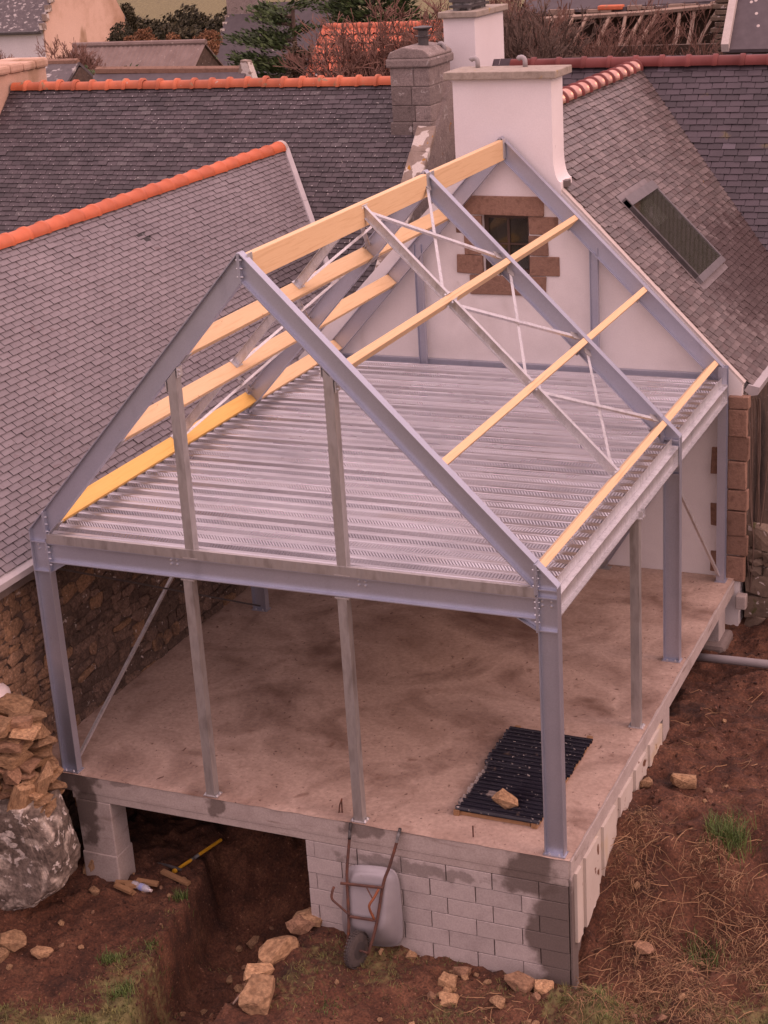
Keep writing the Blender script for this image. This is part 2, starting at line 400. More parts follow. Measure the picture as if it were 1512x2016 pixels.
def H(x, y):
    z = -1.34 - .14 * sm(2.8, 5.2, x)
    z += .10 * (1 - sm(-.6, .6, x))
    xl = 1.50 - .22 * y; xr = 2.92 + .10 * y
    xl += .13 * noise.noise(V((y * 1.7, 4, 0))) + .05 * noise.noise(V((y * 6, 4, 0)))
    ins = sm(xl - .05, xl + .09, x) * (1 - sm(xr - .16, xr + .04, x))
    z -= ins * (.80 * sm(-3.4, -.7, y)) * (1 + .18 * fb(x, y, 2.3, 3, 6.0))
    z += .06 * sm(xl - .9, xl - .1, x) * (1 - sm(xl - .05, xl + .05, x)) * sm(.3, -.4, y)
    if -.6 < x < 5.9:
        z += (sm(1.3, 3.6, y) * .8 * (1 - ins) + ins * sm(.25, 1.9, y) * 1.15) if y > .2 else 0
    wv = sm(5.55, 5.86, x)
    crest = 1.15 + .38 * (x - 6)
    zr = -1.50 + 1.02 * sm(crest - 1.25, crest + .55, y) - .10 * sm(2, 7, y) - .16 * sm(4.8, 5.6, y) * sm(6.6, 6.0, x)
    z = z * (1 - wv) + zr * wv
    far = sm(8.6, 11, y); farl = sm(-.9, -2.2, x)
    z = z * (1 - far) + -.9 * far
    amp = .060 if x < 5.8 else .105 + .06 * sm(2.6, 1.2, y)
    z += amp * fb(x, y, 1.6) + .052 * fb(x, y, 6.5, 3, 3.1)
    if -1.2 < x < 8.4 and -3.4 < y < 8: z += .024 * fb(x, y, 17, 2, 5.5)
    d = math.hypot(x - 3, y - 3)
    if d > 14: z = z * (1 - sm(14, 22, d)) + -.9 * sm(14, 22, d)
    if d > 90: z += 2.0 * sm(120, 420, d)
    return z

def veg(x, y):
    d = math.hypot(x - 3, y - 3)
    if d > 16: return 1.0
    n = .5 + .6 * fb(x, y, .9, 4, 9.0)
    g = 0
    if y < .2 and x < 2.0: g = n * sm(-.75, -2.0, y) * .85 + .42 * n * sm(.75, 1.5, x) * sm(.35, -.2, y)
    elif y < 0 and x < 5.8: g = n * .75 * sm(2.7, 3.3, x)
    if x > 5.7:
        g = max(g, n * 1.45 * sm(.35 + .25 * (x - 6), -.35 + .2 * (x - 6), y), n * .9 * sm(7.0, 7.6, x) * sm(2.6, 1.6, y))
    return max(0, min(1, g))

def axis(a, b, st, lo, hi):
    c = []; t = a
    while t <= b + 1e-6: c.append(t); t += st
    s = st; t = a
    while t > lo: s *= 1.35; t -= s; c.insert(0, max(t, lo))
    s = st; t = b
    while t < hi: s *= 1.35; t += s; c.append(min(t, hi))
    return c
xs = axis(-1.2, 8.4, .035, -900, 900); ys = axis(-3.0, 7.6, .035, -60, 1500)
gv = [(x, y, H(x, y)) for y in ys for x in xs]
nx = len(xs)
gf = [(j * nx + i, j * nx + i + 1, (j + 1) * nx + i + 1, (j + 1) * nx + i) for j in range(len(ys) - 1) for i in range(nx - 1)]
me = bpy.data.meshes.new("ground"); me.from_pydata(gv, [], gf)
at = me.attributes.new("veg", 'FLOAT', 'POINT'); at.data.foreach_set("value", [veg(p[0], p[1]) for p in gv])
me.polygons.foreach_set("use_smooth", [True] * len(gf))
M_ground = pm("earth", [(.028, .011, .006), (.080, .031, .016), (.150, .070, .038)], 2.4, 10, rough=.97, bump=1.0, bscale=24, grain=.45, gscale=38,
              spots=((38, .68, (.22, .13, .085), .04), (1.2, .62, (.030, .012, .007), .15)))
def grassy(m):
    n = m.node_tree; N = n.nodes.new; L = n.links.new
    b = n.nodes["Principled BSDF"]; src = b.inputs["Base Color"].links[0].from_socket
    a = N("ShaderNodeAttribute"); a.attribute_name = "veg"
    g = N("ShaderNodeNewGeometry"); t = N("ShaderNodeTexNoise"); t.inputs["Scale"].default_value = 5.0; t.inputs["Detail"].default_value = 8
    L(g.outputs["Position"], t.inputs["Vector"])
    cr = N("ShaderNodeValToRGB"); cr.color_ramp.elements[0].position = .35; cr.color_ramp.elements[1].position = .65
    cr.color_ramp.elements[0].color = (.070, .058, .020, 1); cr.color_ramp.elements[1].color = (.21, .185, .075, 1)
    L(t.outputs["Fac"], cr.inputs[0])
    ad = N("ShaderNodeMath"); ad.operation = 'ADD'; L(a.outputs["Fac"], ad.inputs[0])
    t2 = N("ShaderNodeTexNoise"); t2.inputs["Scale"].default_value = 17.0; t2.inputs["Detail"].default_value = 5; L(g.outputs["Position"], t2.inputs["Vector"])
    L(t2.outputs["Fac"], ad.inputs[1])
    mr = N("ShaderNodeMapRange"); mr.inputs["From Min"].default_value = .92; mr.inputs["From Max"].default_value = 1.32; L(ad.outputs[0], mr.inputs["Value"])
    x = N("ShaderNodeMix"); x.data_type = 'RGBA'; L(mr.outputs[0], x.inputs["Factor"]); L(src, x.inputs["A"]); L(cr.outputs[0], x.inputs["B"])
    L(x.outputs["Result"], b.inputs["Base Color"])
grassy(M_ground)
me.materials.append(M_ground)
struct(link("ground", me, Matrix()))

# ------------------------------------------------------------------ foundation
FND = thing("foundation", (2.8, 3.6, -1.5), "raw concrete floor slab on block wall and pillars beneath the steel frame", "foundation")
XS0, XS1 = -.46, 5.88
def grid_top(x0, x1, y0, y1, z, nxx, nyy):
    b = MB(); vs = []; fs = []
    for j in range(nyy + 1):
        for i in range(nxx + 1):
            x = x0 + (x1 - x0) * i / nxx; y = y0 + (y1 - y0) * j / nyy
            e = 0 if 0 < j < nyy and 0 < i < nxx else 1
            vs.append((x + (e * .012 * noise.noise(V((x * 5, y * 5, 2)))), y + (e * .012 * noise.noise(V((x * 5, y * 5, 8)))), z + .004 * noise.noise(V((x * 1.3, y * 1.3, 5))) - .006 * e))
    k = nxx + 1
    fs = [(j * k + i, j * k + i + 1, (j + 1) * k + i + 1, (j + 1) * k + i) for j in range(nyy) for i in range(nxx)]
    return b.add(vs, fs)
grid_top(XS0, XS1, -.03, 7.38, 0.0, 110, 130).build("slab", M_slab, FND, smooth=True)
MB().box((XS0 + .03, -.022, -.2), (XS1 - .012, 7.36, -.013)).build("slab_body", M_conc, FND)
# front edge beam in three cast layers
b = MB(); b.box((XS0 + .08, -.020, -.225), (5.866, .2, -.105)); b.build("edge_beam", M_conc, FND, bevel=.006)
b = MB(); b.box((.10, -.012, -.315), (5.862, .2, -.228)); b.build("edge_beam", M_conc, FND, bevel=.006)
b = MB(); b.prism([(.13, -.015, -.318), (.58, -.015, -.318), (.585, -.015, -.98), (.575, -.015, -1.0), (.15, -.015, -1.0)], (0, .30, 0)); b.build("pillar", M_conc, FND, fix=True, bevel=.012)
b = MB(); b.box((.135, -.024, -1.45), (.592, .31, -.985)); b.build("footing", M_conc, FND, bevel=.015)
# block wall
wl = MB().box((3.02, .02, -1.75), (5.82, .2, -.318)).box((5.66, .2, -1.7), (5.82, 3.3, -.205)).build("wall", M_mortar, FND)
bm_block = MB().box((0, 0, 0), (.486, .18, .187)).mesh("block", M_block)
bb = bmesh.new(); bb.from_mesh(bm_block); bmesh.ops.bevel(bb, geom=bb.edges[:], offset=.003, segments=1, affect='EDGES'); bb.to_mesh(bb and bm_block); bb.free()
for k in range(7):
    z = -.318 - .194 * (k + 1) + .004
    x = 5.862 - (.49 if k % 2 else .245 + .06)
    first = True
    while x > 2.55:
        x0 = max(x, 2.99); w_ = (5.862 if first else x + .491) - x0
        if w_ > .08:
            sc = Matrix.Diagonal((w_ / .493, 1, 1, 1))
            link("block", bm_block, Matrix.Translation((x0 + rnd.uniform(-.002, .002), -.016 + rnd.uniform(-.004, .004), z)) @ sc, wl)
        first = False
        x -= .494
# right hand cladding panel with recessed grooves
pn = MB(); y = .10; i = 0
prof = [(.0, .16, .0), (.16, .30, -.028), (.30, .74, .0), (.74, .92, -.028), (.92, 1.38, .0), (1.38, 1.55, -.028), (1.55, 2.0, .0), (2.0, 2.16, -.028), (2.16, 2.6, .0), (2.6, 2.76, -.028), (2.76, 3.3, 0.)]
for (y0, y1, xo) in prof:
    zb = lambda t: -1.00 + .30 * sm(.2, 1.5, t) + .22 * sm(1.3, 2.6, t) + .07 * noise.noise(V((t * 4.3, 3, 1))) + .04 * noise.noise(V((t * 13, 9, 1)))
    n = max(2, int((y1 - y0) / .05)); top = -.205
    p = [(5.925 + xo * 1.1, y0, top), (5.925 + xo * 1.1, y1, top)] + [(5.925 + xo * 1.1 + rnd.uniform(-.004, .004), y1 - (y1 - y0) * k / n, zb(y1 - (y1 - y0) * k / n)) for k in range(n + 1)]
    pn = MB().prism([(a, c + .07, d) for a, c, d in p], (-.045, 0, 0)); pn.build("cladding_panel", M_cream, FND, fix=True)
b = MB(); b.prism([(5.895, -.01, -.02), (5.895, 7.3, -.02), (5.895, 7.3, -.20), (5.895, 4.2, -.215), (5.895, -.01, -.21)], (-.04, 0, 0)); b.build("side_beam", M_conc, FND, fix=True, bevel=.006)
MB().box((5.866, -.012, -1.6), (5.892, .16, -.212)).build("corner_plaster", M_block, FND, bevel=.006)
b = MB(); b.box((5.55, 3.55, -1.2), (5.885, 3.85, -.2)); b.build("pillar", M_conc, FND, bevel=.01)
b = MB(); b.box((5.5, 6.55, -.75), (5.86, 6.92, -.2)); b.build("pillar", M_block, FND, bevel=.01)
b = MB(); b.box((5.42, 6.42, -1.0), (5.96, 7.02, -.60)); b.build("footing", M_mortar, FND, bevel=.06)
bh = MB().box((-.45, 1.2, -1.6), (5.6, 1.25, -.2)).build("inner_wall", M_mortar, FND) if False else None

# rebar stubs
for k, (x, y, h, lx) in enumerate(((3.33, .11, .16, .03), (3.37, .13, .12, -.01), (4.84, .09, .13, .0))):
    pass
tag(MB().tube([(3.34, .11, -.02), (3.36, .11, .1), (3.385, .12, .17)], .008, 5).tube([(3.375, .12, -.02), (3.38, .12, .15)], .008, 5).build("rebar_stub", M_rust),
    "pair of rusty rebar ends sticking up beside the middle stud foot", "rebar", "rebar in the slab")
tag(MB().tube([(4.84, .09, -.02), (4.84, .09, .13)], .008, 5).build("rebar_stub", M_rust), "single rusty rebar end in front of the black corrugated sheet", "rebar", "rebar in the slab")

# ------------------------------------------------------------------ steel frame
W, L1, L2, He, Hr, xr = 5.82, 4.576, 7.2, 2.871, 5.896, 2.80
dL = V((xr, 0, Hr - He)).normalized(); nL = V((-dL.z, 0, dL.x))
dR = V((xr - W, 0, Hr - He)).normalized(); nR = V((-dR.z, 0, dR.x)) * -1
LL = math.hypot(xr, Hr - He); LR = math.hypot(W - xr, Hr - He)
eL = V((0, 0, He)); eR = V((W, 0, He))
FR = thing("steel_frame", (2.9, 3.6, 0), "grey steel portal frame with timber purlins standing on the concrete slab", "steel frame")

def ibeam(mb, p0, p1, wd, h=.2, bw=.1, tf=.0095, tw=.007, c0=None, c1=None):
    p0, p1 = V(p0), V(p1); d = (p1 - p0).normalized(); wd = V(wd); wd = (wd - d * wd.dot(d)).normalized(); f = d.cross(wd)
    H2, B2, t2 = h / 2, bw / 2, tw / 2
    pr = [(H2, -B2), (H2, B2), (H2 - tf, B2), (H2 - tf, t2), (-H2 + tf, t2), (-H2 + tf, B2), (-H2, B2), (-H2, -B2), (-H2 + tf, -B2), (-H2 + tf, -t2), (H2 - tf, -t2), (H2 - tf, -B2)]
    vs = []
    for base, cut in ((p0, c0), (p1, c1)):
        cp, cn = (base, d) if cut is None else (V(cut[0]), V(cut[1]))
        for a, c in pr:
            q = base + wd * a + f * c
            vs.append(q + d * ((cp - q).dot(cn) / d.dot(cn)))
    fs = [tuple(range(12))[::-1], tuple(range(12, 24))] + [(i, (i + 1) % 12, 12 + (i + 1) % 12, 12 + i) for i in range(12)]
    return mb.add(vs, fs)

me_bolt = MB().lathe((0, 0, 0), [(.013, 0), (.013, .010), (.007, .0102), (.007, .020)], 6).mesh("bolt", M_bolt)
def bolt(parent, p, ax):
    q = V(ax).to_track_quat('Z', 'Y').to_matrix().to_4x4()
    link("bolt", me_bolt, Matrix.Translation(p) @ q, parent)

def frame(y, front=True, back=False):
    yc = y + .05
    for side in (0, 1):
        sx = 1 if side == 0 else -1; X = (lambda t: t) if side == 0 else (lambda t: W - t)
        d, nn, e, LN = (dL, nL, eL, LL) if side == 0 else (dR, nR, eR, LR)
        E = V((e.x, yc, e.z))
        if not back:
            b = MB()
            ibeam(b, (X(.1), yc, .014), (X(.1), yc, 3.0), (1, 0, 0), c1=(E - nn * .012, nn))
            # baseplate, stiffeners
            b.box((X(-.012) if side == 0 else X(.215), yc - .065, .0), (X(.215) if side == 0 else X(-.012), yc + .065, .014))
            for z in ((2.735, 2.40) if side == 0 else (2.735, 2.40, 2.815)):
                xa, xb = sorted((X(.011), X(.189)))
                for ya, yb in ((yc - .047, yc - .004), (yc + .004, yc + .047)):
                    b.box((xa, ya, z), (xb, yb, z + .01))
            col_ = b.build("column", M_steel, FR)
            # sloping cap plate
            b = MB(); A = E - nn * .011; B = A + d * (.205 / abs(d.x))
            f = V((0, .052, 0))
            b.hexa([A - f, B - f, B + f, A + f, A - f + nn * .010, B - f + nn * .010, B + f + nn * .010, A + f + nn * .010])
            b.build("cap_plate", M_steel, col_, fix=True)
            # splice plates
            zt = He + .2 * abs(d.z / d.x)
            b = MB(); xa, xb = sorted((X(.200), X(.212))); b.box((xa, yc - .06, zt - .30), (xb, yc + .06, zt + .002))
            b.build("end_plate", M_steel, col_)
            for zz in (zt - .06, zt - .14, zt - .22):
                for yy in (-.035, .035):
                    bolt(col_, (X(.2), yc + yy, zz), (-sx, 0, 0))
            b = MB(); xa, xb = sorted((X(.200), X(.214))); b.box((xa, yc - .06, 2.39), (xb, yc + .06, 2.75)); b.build("end_plate", M_steel, col_)
            for zz in (2.69, 2.63, 2.56, 2.49):
                for yy in (-.035, .035):
                    bolt(col_, (X(.2), yc + yy, zz), (-sx, 0, 0)); bolt(col_, (X(.214), yc + yy, zz), (sx, 0, 0))
            for xx in (.075, .165):
                for zz in (2.70, 2.65):
                    bolt(col_, (X(xx), yc - .004, zz), (0, -1, 0))
            for xx in (.05, .15):
                bolt(col_, (X(xx), yc - .05, .014), (0, 0, 1))
        # rafter
        b = MB()
        P0 = E - nn * .1; P1 = P0 + d * LN
        x0 = X(.214) if not back else X(.06)
        ibeam(b, P0, P1, nn, c0=((x0, 0, 0), (sx, 0, 0)), c1=((xr - sx * .013, 0, 0), (sx, 0, 0)))
        ra = b.build("rafter", M_steel, FR)
        b = MB(); xa, xb = sorted((xr - sx * .0005, xr - sx * .0125)); b.box((xa, yc - .06, Hr - .30), (xb, yc + .06, Hr - .012)); b.build("end_plate", M_steel, ra)
        for zz in (Hr - .08, Hr - .16, Hr - .24):
            for yy in (-.038, .038):
                bolt(ra, (xr - sx * .0125, yc + yy, zz), (-sx, 0, 0))
        if not back:
            b = MB(); zt = He + .2 * abs(d.z / d.x); xa, xb = sorted((X(.213), X(.225))); b.box((xa, yc - .06, zt - .30), (xb, yc + .06, zt + .002)); b.build("end_plate", M_steel, ra)
            for zz in (zt - .06, zt - .14, zt - .22):
                for yy in (-.035, .035):
                    bolt(ra, (X(.225), yc + yy, zz), (sx, 0, 0))
    # floor beam with haunches
    b = MB(); ibeam(b, (.215, yc, 2.63), (W - .215, yc, 2.63), (0, 0, 1), h=.22, bw=.11 if not back else .1)
    fb_ = b.build("floor_beam", M_steel, FR)
    for side in (0, 1):
        X = (lambda t: t) if side == 0 else (lambda t: W - t)
        b = MB(); b.prism([(X(.215), yc - .004, 2.52), (X(.40), yc - .004, 2.52), (X(.215), yc - .004, 2.415)], (0, .008, 0))
        A, B = V((X(.215), yc, 2.413)), V((X(.405), yc, 2.520)); f = V((0, .05, 0)); u = V((0, 0, -.010))
        b.hexa([A - f + u, B - f + u, B + f + u, A + f + u, A - f, B - f, B + f, A + f])
        b.build("haunch", M_steel, fb_, fix=True)
    return fb_

fbm = frame(0.0)
for cx in (1.72, 3.82):
    for dx in (-.035, .035):
        for z in (2.69, 2.645):
            bolt(fbm, (cx + dx, .046, z), (0, -1, 0))
frame(L1)
frame(L2, back=True)
# rear columns, turned with a flange to the front
for x in (.11, 5.735):
    b = MB(); ibeam(b, (x, 7.20, .012), (x, 7.20, 2.98), (0, 1, 0), h=.12, bw=.11, tf=.009, tw=.007); b.box((x - .075, 7.12, 0), (x + .075, 7.28, .012))
    c_ = b.build("column", M_steel, FR)
    for zz in (2.66, 2.58):
        bolt(c_, (x + .03, 7.14, zz), (0, -1, 0))
# rear gable posts
for x, zt in ((1.55, 4.45), (4.02, 4.46)):
    b = MB(); ibeam(b, (x, 7.25, 2.75), (x, 7.25, zt), (1, 0, 0), h=.11, bw=.07, tf=.008, tw=.006); b.build("gable_post", M_steel, FR)
b = MB(); b.box((.2, 7.302, 2.70), (5.68, 7.312, 2.835)); b.box((.2, 7.312, 2.825), (5.68, 7.372, 2.835)); b.build("edge_angle", M_steel, FR)
# rear wall diagonals and side braces
b = MB(); ibeam(b, (4.08, 7.22, .04), (5.62, 7.22, 2.48), (1, 0, -.6), h=.10, bw=.06, tf=.007, tw=.005); br = b.build("wall_brace", M_steel, FR)
MB().box((3.98, 7.16, 0), (4.2, 7.28, .012)).prism([(4.02, 7.216, .012), (4.16, 7.216, .012), (4.16, 7.216, .14)], (0, .01, 0)).build("foot_plate", M_galvd, br, fix=True)
def flat(p, q, wdt, th, name="brace", m=M_galv):
    p, q = V(p), V(q); d = (q - p).normalized(); a = V((0, 0, 1)); a = (a - d * a.dot(d)).normalized(); c = d.cross(a)
    b = MB(); b.hexa([p - a * wdt / 2 - c * th / 2, p - a * wdt / 2 + c * th / 2, p + a * wdt / 2 + c * th / 2, p + a * wdt / 2 - c * th / 2,
                      q - a * wdt / 2 - c * th / 2, q - a * wdt / 2 + c * th / 2, q + a * wdt / 2 + c * th / 2, q + a * wdt / 2 - c * th / 2])
    return b.build(name, m, FR, fix=True)
flat((.1, .14, .06), (.1, 4.56, 2.42), .035, .035)
flat((.12, 4.56, .08), (.12, .14, 2.40), .022, .022, m=M_darkmetal)
flat((5.72, 7.13, .10), (5.72, 4.70, 2.30), .04, .03)
# side floor beams and upstands
for xc in (.07, 5.75):
    for ya, yb in ((.112, L1 - .012), (L1 + .112, 7.135)):
        b = MB(); ibeam(b, (xc, ya, 2.63), (xc, yb, 2.63), (0, 0, 1), h=.22, bw=.11, tf=.011)
        b.box((xc - .055, ya - .004, 2.50), (xc + .055, ya, 2.76)); b.box((xc - .055, yb, 2.50), (xc + .055, yb + .004, 2.76))
        sb = b.build("side_beam", M_steel if xc < 1 else M_galv, FR)
        for dz in (2.68, 2.60):
            bolt(sb, (xc + .02, ya - .004 if ya > 1 else ya - .004, dz), (0, -1, 0))
        s = -1 if xc < 1 else 1
        MB().box((xc - .02 * s - .002, ya, 2.742), (xc - .02 * s + .002, yb, 2.85)).build("edge_upstand", M_galv, FR)
# front upstand trim
MB().box((.215, -.009, 2.742), (W - .215, -.005, 2.842)).box((.215, -.005, 2.838), (W - .215, .03, 2.842)).build("edge_upstand", M_galvd, FR)
# galvanised studs
def stud(x, y, z0, z1, top_cut=None, base=True, name="stud"):
    b = MB(); h = .05
    o = [(x - h, y - h), (x + h, y - h), (x + h, y + h), (x + h - .025, y + h), (x + h - .025, y + h - .004), (x + h - .004, y + h - .004), (x + h - .004, y - h + .004), (x - h + .004, y - h + .004), (x - h + .004, y + h - .004), (x - h + .025, y + h - .004), (x - h + .025, y + h), (x - h, y + h)]
    vs = [(a, c, z0) for a, c in o] + [(a, c, z1 if top_cut is None else top_cut(a)) for a, c in o]
    n = 12
    b.add(vs, [tuple(range(n))[::-1], tuple(range(n, 2 * n))] + [(i, (i + 1) % n, n + (i + 1) % n, n + i) for i in range(n)])
    so = b.build(name, M_galvd, FR)
    if base:
        MB().box((x - .085, y - .06, z0 - .012), (x + .085, y + .06, z0)).build("foot_plate", M_galv, so)
        for dx in (-.07, .07):
            bolt(so, (x + dx, y - .03, z0), (0, 0, 1)); bolt(so, (x + dx, y + .03, z0), (0, 0, 1))
    return so
s1 = stud(1.885, .045, .012, 2.50); s2 = stud(3.615, .045, .012, 2.50)
for s_, x in ((s1, 1.885), (s2, 3.615)):
    MB().box((x - .075, -.01, 2.50), (x + .075, .10, 2.515)).build("head_plate", M_galv, s_)
    for dx in (-.06, .06):
        bolt(s_, (x + dx, .02, 2.50), (0, 0, -1))
zl = lambda x: He + x * (Hr - He) / xr - .2 / dL.x - .012
zr_ = lambda x: He + (W - x) * (Hr - He) / (W - xr) - .2 / abs(dR.x) - .012
u1 = stud(1.945, .05, 2.756, 0, zl); u2 = stud(3.635, .05, 2.756, 0, zr_)
for s_, x, f in ((u1, 1.945, zl), (u2, 3.635, zr_)):
    for dx in (-.07, .07):
        MB().box((x + dx - .004, -.0, f(x + dx) - .10), (x + dx + .004, .1, f(x + dx) + .004)).build("cleat", M_galv, s_)
        for zz in (.03, .07):
            bolt(s_, (x + dx + .006 * (1 if dx > 0 else -1), .03, f(x + dx) - zz), (1 if dx > 0 else -1, 0, 0))
s3 = stud(5.765, 2.85, .012, 2.505)
MB().box((5.70, 2.78, 2.505), (5.86, 2.92, 2.518)).box((5.815, 2.80, 2.518), (5.86, 2.81, 2.60)).box((5.815, 2.89, 2.518), (5.86, 2.90, 2.60)).build("head_plate", M_galv, s3)

# timber purlins
def timber(p, q, side, dep, th, m, name="purlin"):
    """axis p-q at the middle of the top face; dep measured along -side normal."""
    p, q = V(p), V(q); d = (q - p); L_ = d.length; d.normalize(); nrm = V(side).normalized(); c = nrm.cross(d)
    M = Matrix((d, c, nrm)).transposed().to_4x4(); M.translation = p
    b = MB(); b.box((0, -th / 2, -dep), (L_, th / 2, 0))
    meh = b.mesh(name, m)
    bb = bmesh.new(); bb.from_mesh(meh); bmesh.ops.bevel(bb, geom=bb.edges[:], offset=.004, segments=1, affect='EDGES'); bb.to_mesh(meh); bb.free()
    return link(name, meh, M, FR)
SP = (.235, 1.55, 2.835)
bays = ((.056, L1 + .044), (L1 + .056, L2 + .044))
for k, s in enumerate(SP):
    for j, (ya, yb) in enumerate(bays):
        for side in (0, 1):
            d, nn, e = (dL, nL, eL) if side == 0 else (dR, nR, eR)
            T = e + d * s - nn * .0105
            m = M_timbery if (side == 0 and k == 0 and j == 0) else M_timber
            timber((T.x, ya, T.z), (T.x, yb, T.z), nn, .178, .075, m)
            for yy, sg in ((ya + .05, 1), (yb - .05, -1)):
                a = T - nn * .19
                b = MB(); b.box((-.06, -.05, -.004), (.06, .05, .004), Matrix.Translation((a.x, yy, a.z)) @ Matrix((d, V((0, 1, 0)), nn)).transposed().to_4x4())
                b.build("purlin_seat", M_galvd, FR)
for ya, yb in bays:
    timber((xr + .02, ya + .06, Hr - .045), (xr + .02, yb - .06, Hr - .045), (0, 0, 1), .255, .08, M_timber, "ridge_beam")
    for yy in (ya + .06, yb - .06):
        MB().box((xr + .06, yy - .05, Hr - .28), (xr + .066, yy + .05, Hr - .03)).build("ridge_bracket", M_galv, FR)
# trimmer rafters between purlins and crossed bracing
YT = 2.75
for side in (0, 1):
    d, nn, e, LN = (dL, nL, eL, LL) if side == 0 else (dR, nR, eR, LR)
    stops = [SP[0] + .04, SP[1] - .04, SP[1] + .04, SP[2] - .04, SP[2] + .04, LN - .09]
    for k in range(3):
        a, c = e + d * stops[2 * k] - nn * .06, e + d * stops[2 * k + 1] - nn * .06
        b = MB(); ibeam(b, (a.x, YT, a.z), (c.x, YT, c.z), nn, h=.10, bw=.055, tf=.006, tw=.005)
        tr = b.build("trimmer_rafter", M_galv, FR)
        for q, sg in ((a, 1), (c, -1)):
            b = MB(); b.box((0, -.075, -.06), (.006 * sg, .075, .06), Matrix.Translation((q.x, YT, q.z)) @ Matrix((d, V((0, 1, 0)), nn)).transposed().to_4x4()); b.build("end_plate", M_galv, tr, fix=True)
            for yy in (-.055, .055):
                for hh in (-.035, .035):
                    pq = q + nn * hh; bolt(tr, (pq.x + d.x * .006 * sg, YT + yy, pq.z + d.z * .006 * sg), d * sg)
        def pt(s, y): 
            q = e + d * s - nn * .055; return V((q.x, y, q.z))
        for (sa, ya, sb_, yb, off) in ((stops[2 * k + 1] - .06, YT + .05, stops[2 * k] + .06, L1 - .0, .0), (stops[2 * k] + .05, YT + .06, stops[2 * k + 1] - .05, L1 - .0, .03)):
            p, q = pt(sa, ya) - nn * off, pt(sb_, yb) - nn * off
            dd = (q - p).normalized(); cc = nn.cross(dd)
            b = MB(); M = Matrix((dd, cc, nn)).transposed().to_4x4(); M.translation = p; LQ = (q - p).length
            b.box((0, -.022, -.004), (LQ, .022, 0), M); b.box((0, -.022, -.03), (LQ, -.018, -.004), M); b.build("brace", M_galv, FR)
            b = MB(); b.box((LQ - .10, -.05, .001), (LQ + .02, .05, .006), M); b.build("gusset", M_galvd, FR)

# ------------------------------------------------------------------ metal floor deck
DK = thing("metal_floor_deck", (2.8, 3.6, 2.74), "ribbed galvanised metal decking laid across the steel floor beams", "metal deck")
DZ = 2.742; PIT = .2052; RH = .062
y = .03; k = 0
y0d = .035
nrib = int((7.26 - y0d) / PIT)
for s in range((nrib + 3) // 4):
    b = MB()
    for i in range(4):
        r = s * 4 + i
        if r >= nrib: break
        ya = y0d + r * PIT
        b.rv = (1, -1, 1.6, -1.6)[i]
        xa, xb = .13, W - .125
        # trough, web up, crown with stiffening bead, web down
        wr_ = (.018, .020, .040, .030)[i]
        ph = [(0, 0), (.070 - wr_, 0), (.070, RH), (.095, RH), (.101, RH + .006), (.109, RH + .006), (.115, RH), (.166, RH), (.187, 0), (PIT, 0)]
        for j in range(len(ph) - 1):
            (p0, z0), (p1, z1) = ph[j], ph[j + 1]
            b.mi = 1 if j in (1, 7) else 0
            b.add([(xa, ya + p0, DZ + z0), (xb, ya + p0, DZ + z0), (xb, ya + p1, DZ + z1), (xa, ya + p1, DZ + z1)], [(0, 1, 2, 3)])
    b.build("deck_sheet", [M_deck, M_web], DK, use_r=True)

# ------------------------------------------------------------------ slate roofs
me_slates = {}
def slate_mesh(mat):
    if mat.name not in me_slates:
        b = MB(); b.hexa([(-.5, 0, .62), (.5, 0, .62), (.5, 1, -.50), (-.5, 1, -.50), (-.5, 0, 1), (.5, 0, 1), (.5, 1, -.10), (-.5, 1, -.10)])
        me_slates[mat.name] = b.mesh("slate", mat)
    return me_slates[mat.name]

def slate_roof(roof, O, U, Vv, N_, wd, cs, nu, nv, keep, mat, seed=1, tail=.020, gap=.011, lens=1.75, hooks=False, nmax=290, wj=.0, ulo=0.0, jt=1.0):
    r = random.Random(seed); O, U, Vv, N_ = V(O), V(U), V(Vv), V(N_)
    items = []
    for j in range(nv):
        off = (.5 if j % 2 else 0) * wd + r.uniform(-.03, .03) * wd
        u = -wd + off
        while u < nu:
            ww = wd * (1 + r.uniform(-wj, wj)); ue = u + ww
            if u < ulo: ww = ue - ulo; u = ulo
            if ue > nu: ww = nu - u
            uc = u + ww / 2; u = ue
            if ww < .035: continue
            P = O + U * uc + Vv * (j * cs)
            if not keep(uc, j * cs, P): continue
            a = r.gauss(0, .011 * jt); dv = r.gauss(0, .004 * jt) - (.03 * r.random() if r.random() < .012 else 0); lift = abs(r.gauss(0, .003))
            X = (U * math.cos(a) + Vv * math.sin(a)) * (ww - gap); Y = (Vv * math.cos(a) - U * math.sin(a)) * (cs * lens); Z = N_ * tail
            M = Matrix((X, Y, Z)).transposed().to_4x4(); M.translation = P + Vv * dv + N_ * lift
            items.append(((P - CAMP).length, inframe(P), M, r.random(), P))
    vis = sorted([i for i in range(len(items)) if items[i][1]], key=lambda i: items[i][0])[:nmax]
    vs = set(vis); me_ = slate_mesh(mat)
    for i in vis:
        link("slate", me_, items[i][2], roof)
    b = MB(); base = [V(v.co) for v in me_.vertices]; fs = [tuple(p.vertices) for p in me_.polygons]
    for i, it in enumerate(items):
        if i in vs: continue
        b.rv = it[3]; b.add([it[2] @ q for q in base], fs)
    if b.v:
        b.build("slates", mat, roof, use_r=True, kind="stuff")
    if hooks:
        h = MB()
        for it in items:
            if not it[1] or it[3] < .35: continue
            c = it[4] + N_ * (tail * .98) + Vv * .004
            h.hexa([c - U * .005, c + U * .005, c + U * .005 + Vv * .02, c - U * .005 + Vv * .02] + [q + N_ * .006 for q in (c - U * .005, c + U * .005, c + U * .005 + Vv * .02, c - U * .005 + Vv * .02)])
        h.build("hooks", M_hook, roof, kind="stuff")

